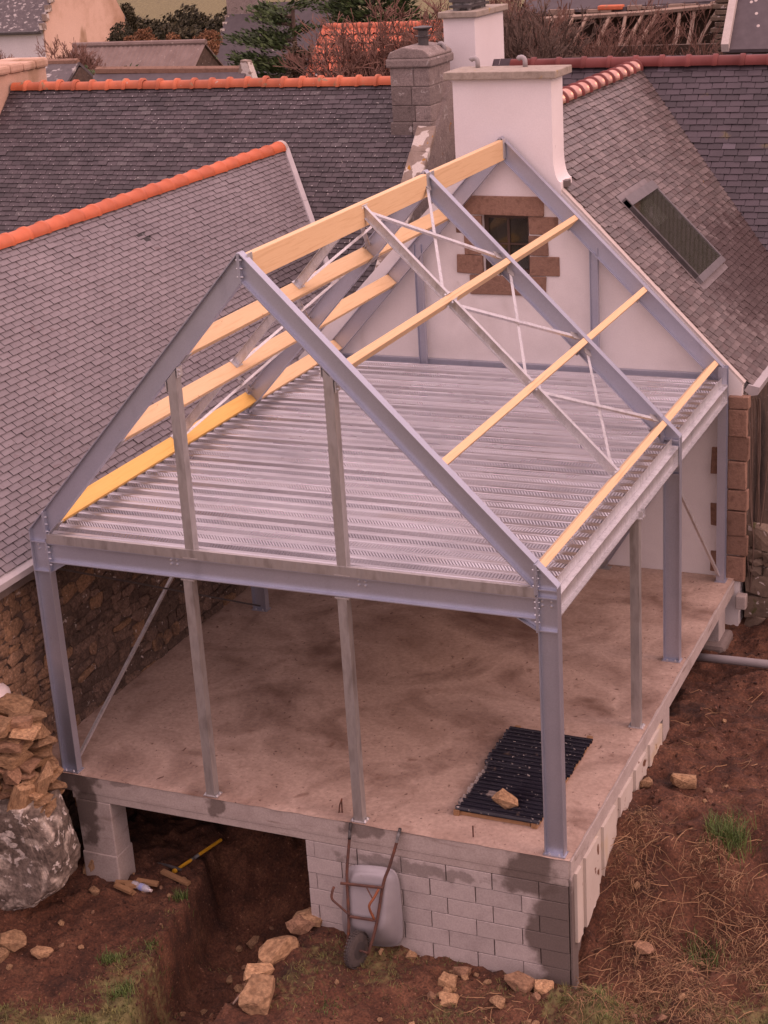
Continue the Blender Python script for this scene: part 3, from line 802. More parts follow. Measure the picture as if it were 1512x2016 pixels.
def ridge_tile_mesh(name, mat, L_, r, collar, arc=200, body=None):
    b = MB(); n = 12
    prof = [(0, r), (L_ * .80, r * 1.02), (L_ * .82, r * collar), (L_ * .97, r * collar), (L_ * .985, r * 1.05), (L_ * 1.02, r * 1.03)]
    vs = []
    for t, rr_ in prof:
        for k in range(n + 1):
            a = rad(90 - arc / 2 + arc * k / n); vs.append((t, rr_ * math.cos(a), rr_ * math.sin(a)))
    fs = [(i * (n + 1) + k, (i + 1) * (n + 1) + k, (i + 1) * (n + 1) + k + 1, i * (n + 1) + k + 1) for i in range(len(prof) - 1) for k in range(n)]
    b.add(vs, fs)
    if body: b.m = [1 if q // n == 0 else 0 for q in range(len(fs))]
    m = b.mesh(name, [mat, body] if body else mat); m.polygons.foreach_set("use_smooth", [True] * len(m.polygons)); return m
def ridge_run(parent, mesh, p, d, L_, n, jit=.004, name="ridge_tile"):
    p, d = V(p), V(d).normalized(); c = V((0, 0, 1)).cross(d); up = d.cross(c)
    for i in range(n):
        M = Matrix((d, c, up)).transposed().to_4x4(); M.translation = p + d * (L_ * i) + V((0, 0, rnd.uniform(-jit, jit)))
        link(name, mesh, M @ Matrix.Rotation(rnd.uniform(-.02, .02), 4, 'Z'), parent)

s48, c48 = math.sin(rad(48)), math.cos(rad(48))
# --- stone house on the left (ridge along y)
HB = thing("stone_house", (-2.7, 5, -1.3), "rubble stone house with grey slate roof and bright orange ridge beside the new frame", "house")
EB = V((-.30, 0, 2.38)); VB = V((-c48, 0, s48)); NB = V((s48, 0, c48))
YB0, YB1 = -3.2, 12.6
rb = MB(); q0, q1 = V((-.34, YB0, 2.40)) - NB * .02, V((-.34, YB1, 2.40)) - NB * .02
SL = 2.42 / c48
rb.prism([q0, q1, q1 + VB * SL, q0 + VB * SL], NB * -.05)
VB2 = V((-c48, 0, -s48)); t0, t1 = q0 + VB * SL, q1 + VB * SL
rb.prism([t0, t1, t1 + VB2 * 3.2, t0 + VB2 * 3.2], V((s48, 0, -c48)) * .05)
roofB = rb.build("roof", M_under, HB, fix=True)
nC_, sC, cC = None, math.sin(rad(43.4)), math.cos(rad(43.4))
PC = V((-2.63, 11.76, 4.97)); NC = V((0, -sC, cC)); VC = V((0, cC, sC))
hole = V((-2.25, 6.5, 4.54))
slate_roof(roofB, (EB.x, YB0, EB.z), (0, 1, 0), VB, NB, .2055, .0805, YB1 - YB0, 45,
           lambda u, v, P: (P - PC).dot(NC) > -.10 and not (abs(P.y - hole.y) < .1 and 0 < (P - hole).dot(VB) + .06 < .12), M_slateB, 3, wj=.0, jt=.4, gap=.014, tail=.023)
MB().hexa([hole + a + b_ for b_ in (V(), NB * .02) for a in (V((0, -.11, 0)), V((0, .11, 0)), V((0, .11, 0)) + VB * .17, V((0, -.11, 0)) + VB * .17)]).build("roof_vent", M_dark, roofB, fix=True)
mt = ridge_tile_mesh("ridge_tile", M_orange, .405, .115, 1.16)
ridge_run(roofB, mt, (-2.73, -2.9, 5.035), (0, 1, 0), .405, 36)
MB().lathe((-2.73, 11.67, 5.035), [(.13, 0), (.135, .1), (.09, .17)], 14, (0, 1, 0)).build("mortar_end", M_joint, roofB, smooth=True)
# valley flashing
va, vb = V((-2.66, 11.79, 5.0)), V((-.3, 9.03, 2.38))
dv = (vb - va).normalized(); cv = V((1, .15, .12)); cv = (cv - dv * cv.dot(dv)).normalized()
nvv = dv.cross(cv); nvv = nvv if nvv.z > 0 else -nvv
for k in range(3):
    a, c = va + dv * (k * 1.25), va + dv * (k * 1.25 + 1.27)
    o = nvv * (.055 - .004 * k)
    m_ = nvv * .03
    MB().prism([a - cv * .085 + o, c - cv * .085 + o, c + o + m_, a + o + m_], nvv * .006).prism([a + o + m_, c + o + m_, c + cv * .07 + o, a + cv * .07 + o], nvv * .006).build("valley_flashing", M_zinc, roofB, fix=True)
# eaves: zinc gutter edge and fascia
MB().prism([(-.30, YB0, 2.385), (-.22, YB0, 2.335), (-.21, YB0, 2.27), (-.30, YB0, 2.26), (-.36, YB0, 2.30)], (0, 11, 0)).build("gutter", M_zinc, HB, fix=True)
MB().box((-.40, YB0, 2.08), (-.385, 8.8, 2.30)).build("fascia", M_mortar, HB)
wallB = MB().box((-.75, YB0, -1.8), (-.475, 9.2, 2.36)).build("wall", M_rubm, HB)

# stone meshes: angular hulls
def hull(seed, n=26, blocky=.75, sub=True):
    r = random.Random(seed); bm = bmesh.new()
    for i in range(n):
        p = V((r.uniform(-1, 1), r.uniform(-1, 1), r.uniform(-1, 1)))
        mx = max(abs(p.x), abs(p.y), abs(p.z)); q = p / mx * r.uniform(.85, 1.0); s = p.normalized()
        bm.verts.new((q * blocky + s * (1 - blocky)) * .5)
    o = bmesh.ops.convex_hull(bm, input=bm.verts[:])
    bmesh.ops.delete(bm, geom=list({g for g in o["geom_interior"] + o["geom_unused"] if isinstance(g, bmesh.types.BMVert)}), context='VERTS')
    bmesh.ops.recalc_face_normals(bm, faces=bm.faces)
    return bm
def hull_mesh(name, seed, mat, n=26, blocky=.75, rough_=0.0):
    bm = hull(seed, n, blocky)
    if rough_:
        bmesh.ops.subdivide_edges(bm, edges=bm.edges[:], cuts=2, use_grid_fill=True)
        for v in bm.verts:
            q = v.co * 4 + V((seed * 1.7, 0, 0)); v.co += v.co.normalized() * rough_ * (noise.noise(q) + .6 * noise.noise(q * 2.3) + .4 * noise.noise(q * 5.1))
    m = bpy.data.meshes.new(name); bm.to_mesh(m); bm.free(); m.materials.append(mat); return m

def rubble_face(parent, mat, cells, nmax, seed, frm, dep=(.10, .20)):
    """cells: (u, v, du, dv) on a wall; frm(u, v) gives the world frame."""
    r = random.Random(seed); lib = [hull_mesh("stone", seed * 100 + i, mat, 22, .88) for i in range(10)]
    it = []
    for (u, v, du, dv_) in cells:
        M = frm(u, v) @ Matrix.Rotation(r.gauss(0, .10), 4, 'Z') @ Matrix.Diagonal((du * 1.08, dv_ * 1.12, r.uniform(*dep), 1))
        P = M.to_translation(); it.append(((P - CAMP).length, inframe(P, 10), M, r.randrange(10), r.random()))
    vis = set(sorted([i for i in range(len(it)) if it[i][1]], key=lambda i: it[i][0])[:nmax])
    b = MB()
    for i, (d, iv, M, k, rv) in enumerate(it):
        if i in vis: link("stone", lib[k], M, parent)
        else:
            b.rv = rv; b.add([M @ v.co for v in lib[k].vertices], [tuple(p.vertices) for p in lib[k].polygons])
    if b.v: b.build("stones", mat, parent, use_r=True, kind="stuff")
def courses(u0, u1, v0, v1, h, wr, seed):
    r = random.Random(seed); out = []; v = v0
    while v < v1:
        hh = r.uniform(*h); u = u0 + r.uniform(0, .2)
        while u < u1:
            ww = r.uniform(*wr); k = r.random()
            if k < .25 and hh > .14:
                out += [(u + ww / 2, v + hh * .26, ww, hh * .5), (u + ww / 2, v + hh * .77, ww, hh * .48)]
            else: out.append((u + ww / 2, v + hh / 2 + r.gauss(0, .012), ww, hh))
            u += ww
        v += hh
    return out
rubble_face(wallB, M_rub, courses(YB0, 9.1, -1.5, 2.1, (.10, .22), (.14, .42), 5), 290, 2,
            lambda u, v: Matrix(((0, 0, 1, -.480), (1, 0, 0, u), (0, 1, 0, v), (0, 0, 0, 1))), (.05, .10))

# --- long slate roof behind (ridge along x)
HC = thing("slate_terrace_house", (-4.5, 13, -1), "long house with dark slate roof and weathered orange ridge behind the stone house", "house")
zC = lambda yy: PC.z + (yy - PC.y) * sC / cC
XC0, XC1, YC0, YCr = -8.75, -.34, 9.0, 12.83
rb = MB(); o = NC * -.02
rb.prism([V((XC0, YC0, zC(YC0))) + o, V((XC1, YC0, zC(YC0))) + o, V((XC1, YCr, zC(YCr))) + o, V((XC0, YCr, zC(YCr))) + o], NC * -.06)
rb.prism([V((XC0, YCr + .02, zC(YCr) - .03)), V((XC1, YCr + .02, zC(YCr) - .03)), V((XC1, YCr + 3.5, zC(YCr) - 3.4)), V((XC0, YCr + 3.5, zC(YCr) - 3.4))], (0, 0, -.06))
roofC = rb.build("roof", M_under, HC, fix=True)
def keepC(u, v, P):
    if P.x > XC1 - .05: return False
    return (P - EB).dot(NB) > -.1 or P.x < -2.8 and P.z > 2.38 + ((P.x + 5.3)) * s48 / c48 - .1
slate_roof(roofC, (XC0, YC0, zC(YC0)), (1, 0, 0), VC, NC, .200, .0998, XC1 - XC0, int((YCr - YC0) / cC / .0998) + 1, keepC, M_slateC, 8, tail=.019, gap=.008, hooks=True)
mt = ridge_tile_mesh("ridge_tile", M_orange2, .352, .112, 1.34)
ridge_run(roofC, mt, (-8.72, YCr, zC(YCr) - .03), (1, 0, 0), .352, 23, jit=.008)
MB().box((XC0, 9.3, -1.5), (XC1, 9.5, zC(9.25))).box((XC0, 16.2, -1.5), (XC1, 16.35, 2.5)).build("wall", M_rubm, HC)
# right gable wall with coping, carrying the old chimney
g = MB(); gx0, gx1 = -.34, -.05
g.prism([(gx0, 9.2, -1), (gx0, 9.2, zC(9.2)), (gx0, YCr, zC(YCr)), (gx0, YCr + 3.4, zC(YCr) - 3.3), (gx0, YCr + 3.4, -1)], (gx1 - gx0, 0, 0))
gw = g.build("gable_wall", M_stoneC, HC, fix=True)
r = random.Random(4)
yy = 9.3
while yy < 12.0:
    L_ = r.uniform(.35, .6); y1 = min(yy + L_, 12.03)
    MB().hexa([(gx0 - .02, yy, zC(yy) + .01), (gx1 + .02, yy, zC(yy) + .01), (gx1 + .02, y1 - .012, zC(y1 - .012) + .01), (gx0 - .02, y1 - .012, zC(y1 - .012) + .01),
               (gx0 - .02, yy, zC(yy) + .16 + r.uniform(-.02, .02)), (gx1 + .02, yy, zC(yy) + .14), (gx1 + .02, y1 - .012, zC(y1) + .14), (gx0 - .02, y1 - .012, zC(y1) + .16)]).build("coping_stone", M_lich, gw, fix=True, bevel=.02)
    yy = y1
# old stone chimney
CH = thing("old_stone_chimney", (-.45, 12.5, 5.2), "squat weathered stone chimney with lichen and a metal cowl, on the dark roof", "chimney")
for k, (z0, z1) in enumerate(((5.15, 5.42), (5.42, 5.68), (5.68, 5.98), (5.98, 6.28))):
    for (x0, x1, m) in ((-.80 - .03 * (k == 0), -.44 + .05 * (k % 2), 0), (-.44 + .05 * (k % 2), -.11, 0)):
        for y0_, y1_ in ((12.03 + (-.03 if k == 0 else 0), 12.5 + .06 * (k % 2)), (12.5 + .06 * (k % 2), 12.98)):
            MB().box((x0 + .003, y0_, z0 + .003), (x1 - .003, y1_ - .006, z1 - .003)).build("stone", M_stoneC, CH, bevel=.015)
MB().box((-.79, 12.05, 4.6), (-.12, 12.97, 6.29)).build("core", M_mortar, CH)
MB().box((-.85, 11.98, 6.28), (-.06, 13.03, 6.42)).build("cornice", M_stoneC, CH, bevel=.03)
MB().prism([(-.83, 12.0, 6.42), (-.08, 12.0, 6.42), (-.08, 12.0, 6.46), (-.2, 12.0, 6.56), (-.55, 12.0, 6.60), (-.78, 12.0, 6.52)], (0, 1.0, 0)).build("crown", M_stoneC, CH, fix=True, bevel=.03)
MB().lathe((-.40, 12.55, 6.55), [(.085, 0), (.085, .16), (.13, .17), (.13, .18), (.08, .19), (.08, .26), (.16, .30), (.16, .315), (.02, .335)], 14).build("cowl", M_darkmetal, CH)
def elbow(parent, p, h, dx, r_=.045, m=M_pipe):
    p = V(p); pts = [p, p + V((0, 0, h))] + [p + V((-dx * (1 - math.cos(a)), 0, h + abs(dx) * math.sin(a))) for a in (.4, .8, 1.2, 1.57)] + [p + V((-dx * 1.6, 0, h + abs(dx) * .9)), p + V((-dx * 1.9, 0, h + abs(dx) * .5))]
    MB().tube(pts, r_, 8).build("vent_elbow", m, parent, smooth=True)
elbow(CH, (-.12, 12.75, 6.45), .08, .05, .035)
# chimney at far left end of the dark roof
CL = thing("end_chimney", (-9.2, 13, 5), "broad rendered chimney with stone coping at the far end of the weathered orange ridge", "chimney")
MB().box((-9.6, 12.05, 4.4), (-8.77, 14.0, 6.22)).build("stack", M_fargable, CL, bevel=.02)
for k in range(5):
    MB().box((-9.62, 11.98 + k * .41, 6.22), (-8.70, 12.38 + k * .41, 6.40 - .02 * (k % 2))).build("coping_stone", M_fargable, CL, bevel=.05)

# --- white gable house the frame abuts
HD = thing("white_gable_house", (2.8, 10, 0), "white rendered gable house with brown slate roof behind the steel frame", "house")
SLP = rad(45.7); sD, cD = math.sin(SLP), math.cos(SLP)
PD = V((4.833, 7.5, 3.884)); ND = V((sD, 0, cD)); VD = V((-cD, 0, sD))
XDr = 2.735; zD = lambda x: PD.z - (x - PD.x) * sD / cD
ZDr = zD(XDr); zDl = lambda x: ZDr - (XDr - x) * sD / cD
YF = 7.38
xl_, xr2 = -.46, 5.94
wx0, wx1, wz0, wz1 = 2.43, 3.10, 4.03, 4.84
zt = lambda x: (zD(x) if x > XDr else zDl(x)) - .035
wm = MB()
T = V((0, .30, 0))
wm.prism([(xl_, YF, -.9), (wx0, YF, -.9), (wx0, YF, zt(wx0)), (xl_, YF, zt(xl_))], T)
wm.prism([(wx1, YF, -.9), (xr2, YF, -.9), (xr2, YF, zt(xr2)), (wx1, YF, zt(wx1))], T)
wm.prism([(wx0, YF, -.9), (wx1, YF, -.9), (wx1, YF, wz0), (wx0, YF, wz0)], T)
wm.prism([(wx0, YF, wz1), (wx1, YF, wz1), (wx1, YF, zt(wx1)), (XDr, YF, zt(XDr)), (wx0, YF, zt(wx0))], T)
wallD = wm.build("wall", M_render, HD, fix=True)
MB().box((5.66, 7.69, -.9), (5.94, 13.5, zD(5.94) - .06)).build("side_wall", M_rubm, HD)
def qstone(x0, x1, z0, z1, m=M_quoin, par=None, pr=.022):
    e = [rnd.uniform(-.012, .012) for _ in range(9)]; pr += rnd.uniform(-.008, .014)
    b = MB(); b.hexa([(x0 + e[0], YF - pr, z0 + e[1]), (x1 + e[2], YF - pr + e[8], z0 + e[3]), (x1, YF + .05, z0), (x0, YF + .05, z0), (x0 + e[4], YF - pr, z1 + e[5]), (x1 + e[6], YF - pr + e[8], z1 + e[7]), (x1, YF + .05, z1), (x0, YF + .05, z1)]); b.build("quoin_stone", m, par or wallD, bevel=.012, fix=True)
for (x0, x1, z0, z1) in ((2.20, 3.31, 4.84, 5.095), (3.10, 3.50, 4.585, 4.825), (2.06, 2.43, 4.585, 4.825), (3.10, 3.36, 4.31, 4.57), (2.18, 2.43, 4.31, 4.57), (3.10, 3.51, 4.045, 4.295), (2.06, 2.43, 4.045, 4.295), (2.24, 3.32, 3.76, 4.03)):
    qstone(x0, x1, z0, z1)
MB().box((2.05, YF - .003, 3.75), (3.52, YF - .0015, 5.1)).build("mortar_band", M_joint, wallD) if False else None
for (x0, x1, z0, z1) in ((5.55, 5.66, 1.45, 1.83), (5.54, 5.66, .72, 1.03), (5.55, 5.66, .05, .36)):
    qstone(x0, x1, z0, z1, pr=.015)
z = -.05; k = 0
while z < 2.5:
    h = (.37, .29, .36, .30, .40, .33, .38)[k % 7]
    qstone(5.775, 6.02 + .03 * (k % 2), z + .004, min(z + h, 2.56) - .008, pr=.05); z += h; k += 1
# window
wf = MB(); y_ = 7.50
for a, c in (((2.43, y_, 4.03), (2.49, y_ + .05, 4.84)), ((3.04, y_, 4.03), (3.10, y_ + .05, 4.84)), ((2.49, y_, 4.78), (3.04, y_ + .05, 4.84)), ((2.49, y_, 4.03), (3.04, y_ + .05, 4.09)), ((2.75, y_ + .002, 4.09), (2.785, y_ + .048, 4.78)), ((2.49, y_ + .003, 4.42), (3.04, y_ + .047, 4.445))):
    wf.box(a, c)
win = wf.build("window", M_brownw, HD)
for x0, x1 in ((2.49, 2.75), (2.785, 3.04)):
    for z0, z1 in ((4.09, 4.42), (4.445, 4.78)):
        MB().box((x0, y_ + .02, z0), (x1, y_ + .026, z1)).build("pane", M_glass, win)
MB().prism([(2.2, 8.6, 3.6), (3.3, 8.6, 3.6), (3.3, 8.6, 5.0), (2.2, 8.6, 5.0)], (0, .02, 0)).box((2.15, 7.69, 3.55), (2.2, 8.6, 5.0)).box((3.3, 7.69, 3.55), (3.35, 8.6, 5.0)).box((2.2, 7.69, 3.55), (3.3, 8.6, 3.6)).build("room", M_room, HD)
# roof
NDl = V((-sD, 0, cD))
rb = MB(); yD0, yD1 = 7.52, 14.4
a0, a1 = V((6.03, yD0, zD(6.03))), V((6.03, yD1, zD(6.03))); t0, t1 = V((XDr, yD0, ZDr)), V((XDr, yD1, ZDr))
rb.prism([a0 - ND * .02, a1 - ND * .02, t1 - ND * .02, t0 - ND * .02], ND * -.06)
l0, l1 = V((xl_ - .1, yD0, zDl(xl_ - .1))), V((xl_ - .1, yD1, zDl(xl_ - .1)))
rb.prism([l0, l1, t1, t0], NDl * -.06)
roofD = rb.build("roof", M_under, HD, fix=True)
for xa_, xb_ in ((3.50, 5.97),):
    A, B = V((xa_, 7.384, zD(xa_))) - ND * .034, V((xb_, 7.384, zD(xb_))) - ND * .034
    MB().prism([A, B, B + V((0, .27, 0)), A + V((0, .27, 0))], ND * .036).build("verge_mortar", M_joint, roofD, fix=True)
PEp = rad(53); sE, cE = math.sin(PEp), math.cos(PEp); PE = V((2.74, 14.1, 6.04)); NE = V((0, -sE, cE)); VE = V((0, cE, sE))
SK = (3.96, 5.05, 8.72, 10.12)
def keepD(u, v, P):
    if P.x < XDr + .03 or (P.y < 7.95 and P.x < 3.56): return False
    if SK[0] - .02 < P.x < SK[1] + .08 and SK[2] + .05 < P.y < SK[3] - .02: return False
    return (P - PE).dot(NE) > -.10
slate_roof(roofD, (6.04, 7.49, zD(6.04)), (0, 1, 0), VD, ND, .175, .0935, 6.6, 51, keepD, M_slateD, 21, tail=.024, wj=.12, lens=1.6)
mt = ridge_tile_mesh("ridge_tile", M_burg, .40, .125, 1.25, body=M_glazeb)
ridge_run(roofD, mt, (XDr, 7.9, ZDr - .03), (0, 1, 0), .40, 15)
# eaves gutter
MB().prism([(6.00, 7.46, zD(6.03) + .02), (6.10, 7.46, zD(6.03) + .0), (6.15, 7.46, zD(6.03) - .01), (6.13, 7.46, zD(6.03) - .11), (6.03, 7.46, zD(6.03) - .13), (5.95, 7.46, zD(6.03) - .06)], (0, 5.5, 0)).build("gutter", M_zinc, HD, fix=True)
# skylight
def onD(x, y, h): return V((x, y, zD(x))) + ND * h
def slab(x0, x1, y0, y1, h0, h1, name, m, par):
    return MB().hexa([onD(x0, y0, h0), onD(x1, y0, h0), onD(x1, y1, h0), onD(x0, y1, h0), onD(x0, y0, h1), onD(x1, y0, h1), onD(x1, y1, h1), onD(x0, y1, h1)]).build(name, m, par, fix=True)
skl = thing("roof_skylight", (4.5, 9.4, 4.2), "sloping skylight with metal frame set in the brown slate roof", "skylight")
x0, x1, y0, y1 = SK
slab(x0 - .07, x1 + .07, y0 - .04, y1 + .02, .020, .028, "flashing", M_flash, skl)
slab(x0, x0 + .10, y0, y1, .028, .105, "top_cover", M_frame, skl)
slab(x0 + .02, x1 - .07, y0, y0 + .06, .028, .09, "side_frame", M_darkmetal, skl)
slab(x0 + .02, x1 - .07, y1 - .05, y1, .028, .09, "side_frame", M_frame, skl)
slab(x1 - .07, x1, y0, y1, .028, .085, "bottom_frame", M_frame, skl)
slab(x0 + .10, x1 - .07, y0 + .06, y1 - .05, .070, .076, "pane", M_skyglass, skl)
slab(x0 + .13, x0 + .40, y0 + .09, y1 - .50, .050, .056, "blind", M_blind, skl)
slab(x0 + .1, x1 - .1, y0 + .08, y1 - .07, .029, .034, "interior", M_room, skl)
# white chimney flush with the gable wall
C1 = thing("white_chimney", (2.78, 7.6, 5), "wide white chimney with flat concrete cap rising from the gable wall", "chimney")
cp = [(2.11, YF - .012, 5.0), (2.11, YF - .012, 6.60), (3.455, YF - .012, 6.60), (3.455, YF - .012, 5.62)]
for k in range(9):
    a = k / 8 * math.pi / 2
    cp.append((3.455 + .10 * (1 - math.cos(a)), YF - .012, 5.62 - .34 * math.sin(a)))
cp += [(3.557, YF - .012, 5.12), (3.3, YF - .012, 5.05)]
MB().prism(cp, (0, .47, 0)).build("stack", M_chimr, C1, fix=True)
MB().box((2.015, YF - .10, 6.60), (3.545, 7.98, 6.70)).build("cap", M_cap, C1, bevel=.012)
elbow(C1, (2.31, 7.80, 6.70), .07, .05, .033); elbow(C1, (2.96, 7.82, 6.70), .07, .05, .033)
MB().box((3.54, 7.47, 5.20), (3.62, 7.60, 5.29)).build("corner_slate", M_slateD, C1, bevel=.01)

# --- rear house with burgundy ridge
HE = thing("rear_slate_house", (3, 15, 0), "rear house with speckled dark slate roof and burgundy ridge, behind the white gable house", "house")
zE = lambda yy: PE.z + (yy - PE.y) * sE / cE
YEr = 14.12; XE0, XE1 = -.02, 9.0
rb = MB()
rb.prism([V((XE0, 9.6, zE(9.6))) - NE * .02, V((XE1, 9.6, zE(9.6))) - NE * .02, V((XE1, YEr, zE(YEr))) - NE * .02, V((XE0, YEr, zE(YEr))) - NE * .02], NE * -.06)
rb.prism([V((XE0, YEr + .02, zE(YEr) - .03)), V((XE1, YEr + .02, zE(YEr) - .03)), V((XE1, YEr + 3.5, 2)), V((XE0, YEr + 3.5, 2))], (0, 0, -.06))
roofE = rb.build("roof", M_under, HE, fix=True)
nvE = int((YEr - 9.6) / cE / .108) + 1
slate_roof(roofE, (XE0, 9.6, zE(9.6)), (1, 0, 0), VE, NE, .222, .108, XE1 - XE0, nvE,
           lambda u, v, P: ((P - PD).dot(ND) > -.1 if P.x > XDr else (P - V((XDr, 0, ZDr))).dot(NDl) > -.1) and P.x < 7.5, M_slateE, 33, tail=.020, wj=.06)
mt = ridge_tile_mesh("ridge_tile", M_burg, .44, .125, 1.2)
ridge_run(roofE, mt, (.55, YEr, zE(YEr) - .02), (1, 0, 0), .44, 17)
MB().box((XE0, 10.6, -1), (XE1, 10.8, zE(10.55))).build("wall", M_rubm, HE)
C2 = thing("tall_white_chimney", (-.1, 13.9, 5.5), "tall white chimney with dark louvred pot behind the old stone chimney", "chimney")
MB().box((-.36, 13.35, 5.0), (.20, 14.75, 6.93)).build("stack", M_chimr, C2, bevel=.01)
MB().box((-.42, 13.27, 6.93), (.27, 14.83, 7.03)).build("cap", M_cap, C2, bevel=.015)
for k in range(4):
    MB().box((-.27, 13.42, 7.08 + k * .09), (.12, 14.3, 7.12 + k * .09)).build("louvre", M_darkmetal, C2)
MB().box((-.22, 13.47, 7.03), (.07, 14.25, 7.42)).build("pot", M_dark, C2)

# ------------------------------------------------------------------ far buildings
def house(name, label, x0, x1, y0, y1, zb, ze, zr__, wallm, roofm, axis_='x', gablem=None, over=.15, cat="house"):
    t = thing(name, ((x0 + x1) / 2, (y0 + y1) / 2, zb), label, cat)
    ym = (y0 + y1) / 2
    b = MB(); b.box((x0, y0, zb), (x1, y1, ze)); b.build("wall", wallm, t)
    for xx, s in ((x0, -1), (x1, 1)):
        MB().prism([(xx, y0, zb), (xx, y1, zb), (xx, y1, ze), (xx, ym, zr__ - .05), (xx, y0, ze)], (s * .06, 0, 0)).build("gable", gablem or wallm, t, fix=True)
    k = (zr__ - ze) / (ym - y0)
    rf = MB().prism([(x0 - .02, y0 - over, ze - k * over), (x1 + .02, y0 - over, ze - k * over), (x1 + .02, ym, zr__), (x0 - .02, ym, zr__)], (0, -.02, .06)).prism([(x0 - .02, y1 + over, ze - k * over), (x1 + .02, y1 + over, ze - k * over), (x1 + .02, ym, zr__), (x0 - .02, ym, zr__)], (0, .02, .06)).build("roof", roofm, t, fix=True)
    return t, rf
hw, rf = house("white_far_house", "far white house with stained pinkish gable and lichened slate roof", -40, -29.45, 43.9, 49.9, -1, 4.75, 8.6, M_farwall, M_farslate, gablem=M_fargable)
for k in range(12):
    t_ = k / 12; MB().box((-29.5, 43.75 + 3.1 * t_, 4.7 + 3.9 * t_), (-29.32, 43.75 + 3.1 * (t_ + .08), 4.95 + 3.9 * t_)).build("verge_stone", M_lich, rf)
MB().tube([(-40, 43.72, 4.62), (-29.5, 43.72, 4.62)], .07, 6).build("gutter", M_darkmetal, hw)
# corrugated shed
sh = thing("corrugated_shed", (-16.8, 30, -1), "low shed with brown corrugated fibre cement roof below the far white house", "shed")
b = MB(); n = 56; xa, xb = -18.8, -14.3
for k in range(n):
    for (q, z0, y0_, z1, y1_) in ((0, 5.22, 30.0, 2.6, 26.6),):
        xk = xa + (xb - xa) * k / n; xk1 = xa + (xb - xa) * (k + 1) / n; h0 = .03 * (k % 2); h1 = .03 * ((k + 1) % 2)
        b.add([(xk, y1_, z1 + h0), (xk1, y1_, z1 + h1), (xk1, y0_, z0 + h1), (xk, y0_, z0 + h0)], [(0, 1, 2, 3)])
b.build("roof", M_fibre, sh)
MB().prism([(-14.36, 26.8, -1), (-14.36, 33.2, -1), (-14.36, 33.2, 2.7), (-14.36, 30, 5.12), (-14.36, 26.8, 2.7)], (-.2, 0, 0)).box((-18.7, 26.9, -1), (-14.5, 27.0, 2.5)).build("wall", M_rubm, sh, fix=True)
MB().tube([(xa, 30.0, 5.24), (xb, 30.0, 5.24)], .09, 8).build("ridge_cap", M_fibre, sh)
MB().prism([(xa, 30.0, 5.2), (xb, 30, 5.2), (xb, 33.4, 2.6), (xa, 33.4, 2.6)], (0, 0, -.05)).build("rear_roof", M_fibre, sh)
# small slate roof and second ridge just behind the terrace
t, rf = house("small_slate_outhouse", "small outhouse with speckled slate roof behind the broad end chimney", -14.0, -10.7, 16.6, 19.4, -1, 4.9, 5.85, M_rubm, M_farslate)
MB().tube([(-14, 18.0, 5.92), (-10.7, 18.0, 5.92)], .07, 6).build("ridge_cap", M_quoin, rf)
t, rf = house("red_ridge_outbuilding", "outbuilding whose thin reddish ridge peeps over the weathered orange ridge", -9.2, -5.75, 13.6 + 1.2, 18.0, -1, 4.4, 5.80, M_rubm, M_farslate2)
MB().tube([(-9.2, 16.4, 5.88), (-5.75, 16.4, 5.84)], .085, 6).build("ridge_cap", M_quoin, rf)
MB().prism([(-5.95, 16.3, 5.6), (-5.55, 16.3, 5.6), (-5.68, 16.3, 6.02), (-5.82, 16.3, 6.04)], (0, .2, 0)).build("finial_stone", M_lich, rf, fix=True)
# distant house with tall chimney
t, rf = house("distant_slate_house", "distant grey slate house with tall stone chimney beyond the hedges", -33.2, -27.2, 63.4, 69.4, -1, .9, 4.0, M_rubm, M_farslate2, gablem=M_stoneC)
MB().box((-33.2, 65.9, 2.6), (-31.4, 66.9, 6.4)).build("chimney", M_stoneC, rf)
for k in range(10):
    t_ = k / 10; MB().box((-33.3, 63.3 + 3.1 * t_, .85 + 3.1 * t_), (-33.05, 63.3 + 3.1 * (t_ + .1), 1.05 + 3.1 * t_)).build("verge_stone", M_lich, rf)
# red pantile house
rp = thing("red_pantile_house", (-6, 26, -1), "house with red pantile roof half hidden by bare branches", "house")
def pantiles():
    b = MB(); r = random.Random(5)
    x0, x1 = -8.15, -3.9; nr = 18
    for j in range(nr):
        za, zb_ = 5.95 - j * .195, 5.95 - (j + 1) * .195; ya, yb = 24.9 - j * .217, 24.9 - (j + 1) * .217
        x = x0
        while x < x1:
            b.rv = r.random(); L_ = .16; o = .015 + r.uniform(0, .012)
            pts = [(0, .0), (.04, .032), (.08, .035), (.12, .010), (.16, .0)]
            for i in range(4):
                (p, h0), (q, h1) = pts[i], pts[i + 1]
                b.add([(x + p, yb, zb_ + h0 + o), (x + q, yb, zb_ + h1 + o), (x + q, ya + .03, za + h1 - .01), (x + p, ya + .03, za + h0 - .01)], [(0, 1, 2, 3)])
            x += L_
    return b
prf = pantiles().build("roof", M_pant, rp, use_r=True)
MB().prism([(-8.15, 20.9, 2.42), (-3.9, 20.9, 2.42), (-3.9, 24.93, 5.93), (-8.15, 24.93, 5.93)], (0, 0, -.06)).prism([(-8.15, 24.93, 5.9), (-3.9, 24.93, 5.9), (-3.9, 28.9, 2.4), (-8.15, 28.9, 2.4)], (0, 0, -.06)).build("roof_board", M_under, prf, fix=True)
mt = ridge_tile_mesh("ridge_tile", M_pant, .33, .10, 1.15)
ridge_run(prf, mt, (-8.1, 24.95, 5.93), (1, 0, 0), .33, 13)
MB().box((-8.1, 21.2, -1), (-3.95, 28.6, 2.5)).prism([(-8.1, 21.2, 2.4), (-8.1, 28.6, 2.4), (-8.1, 24.93, 5.85)], (.1, 0, 0)).build("wall", M_rubm, rp, fix=True)
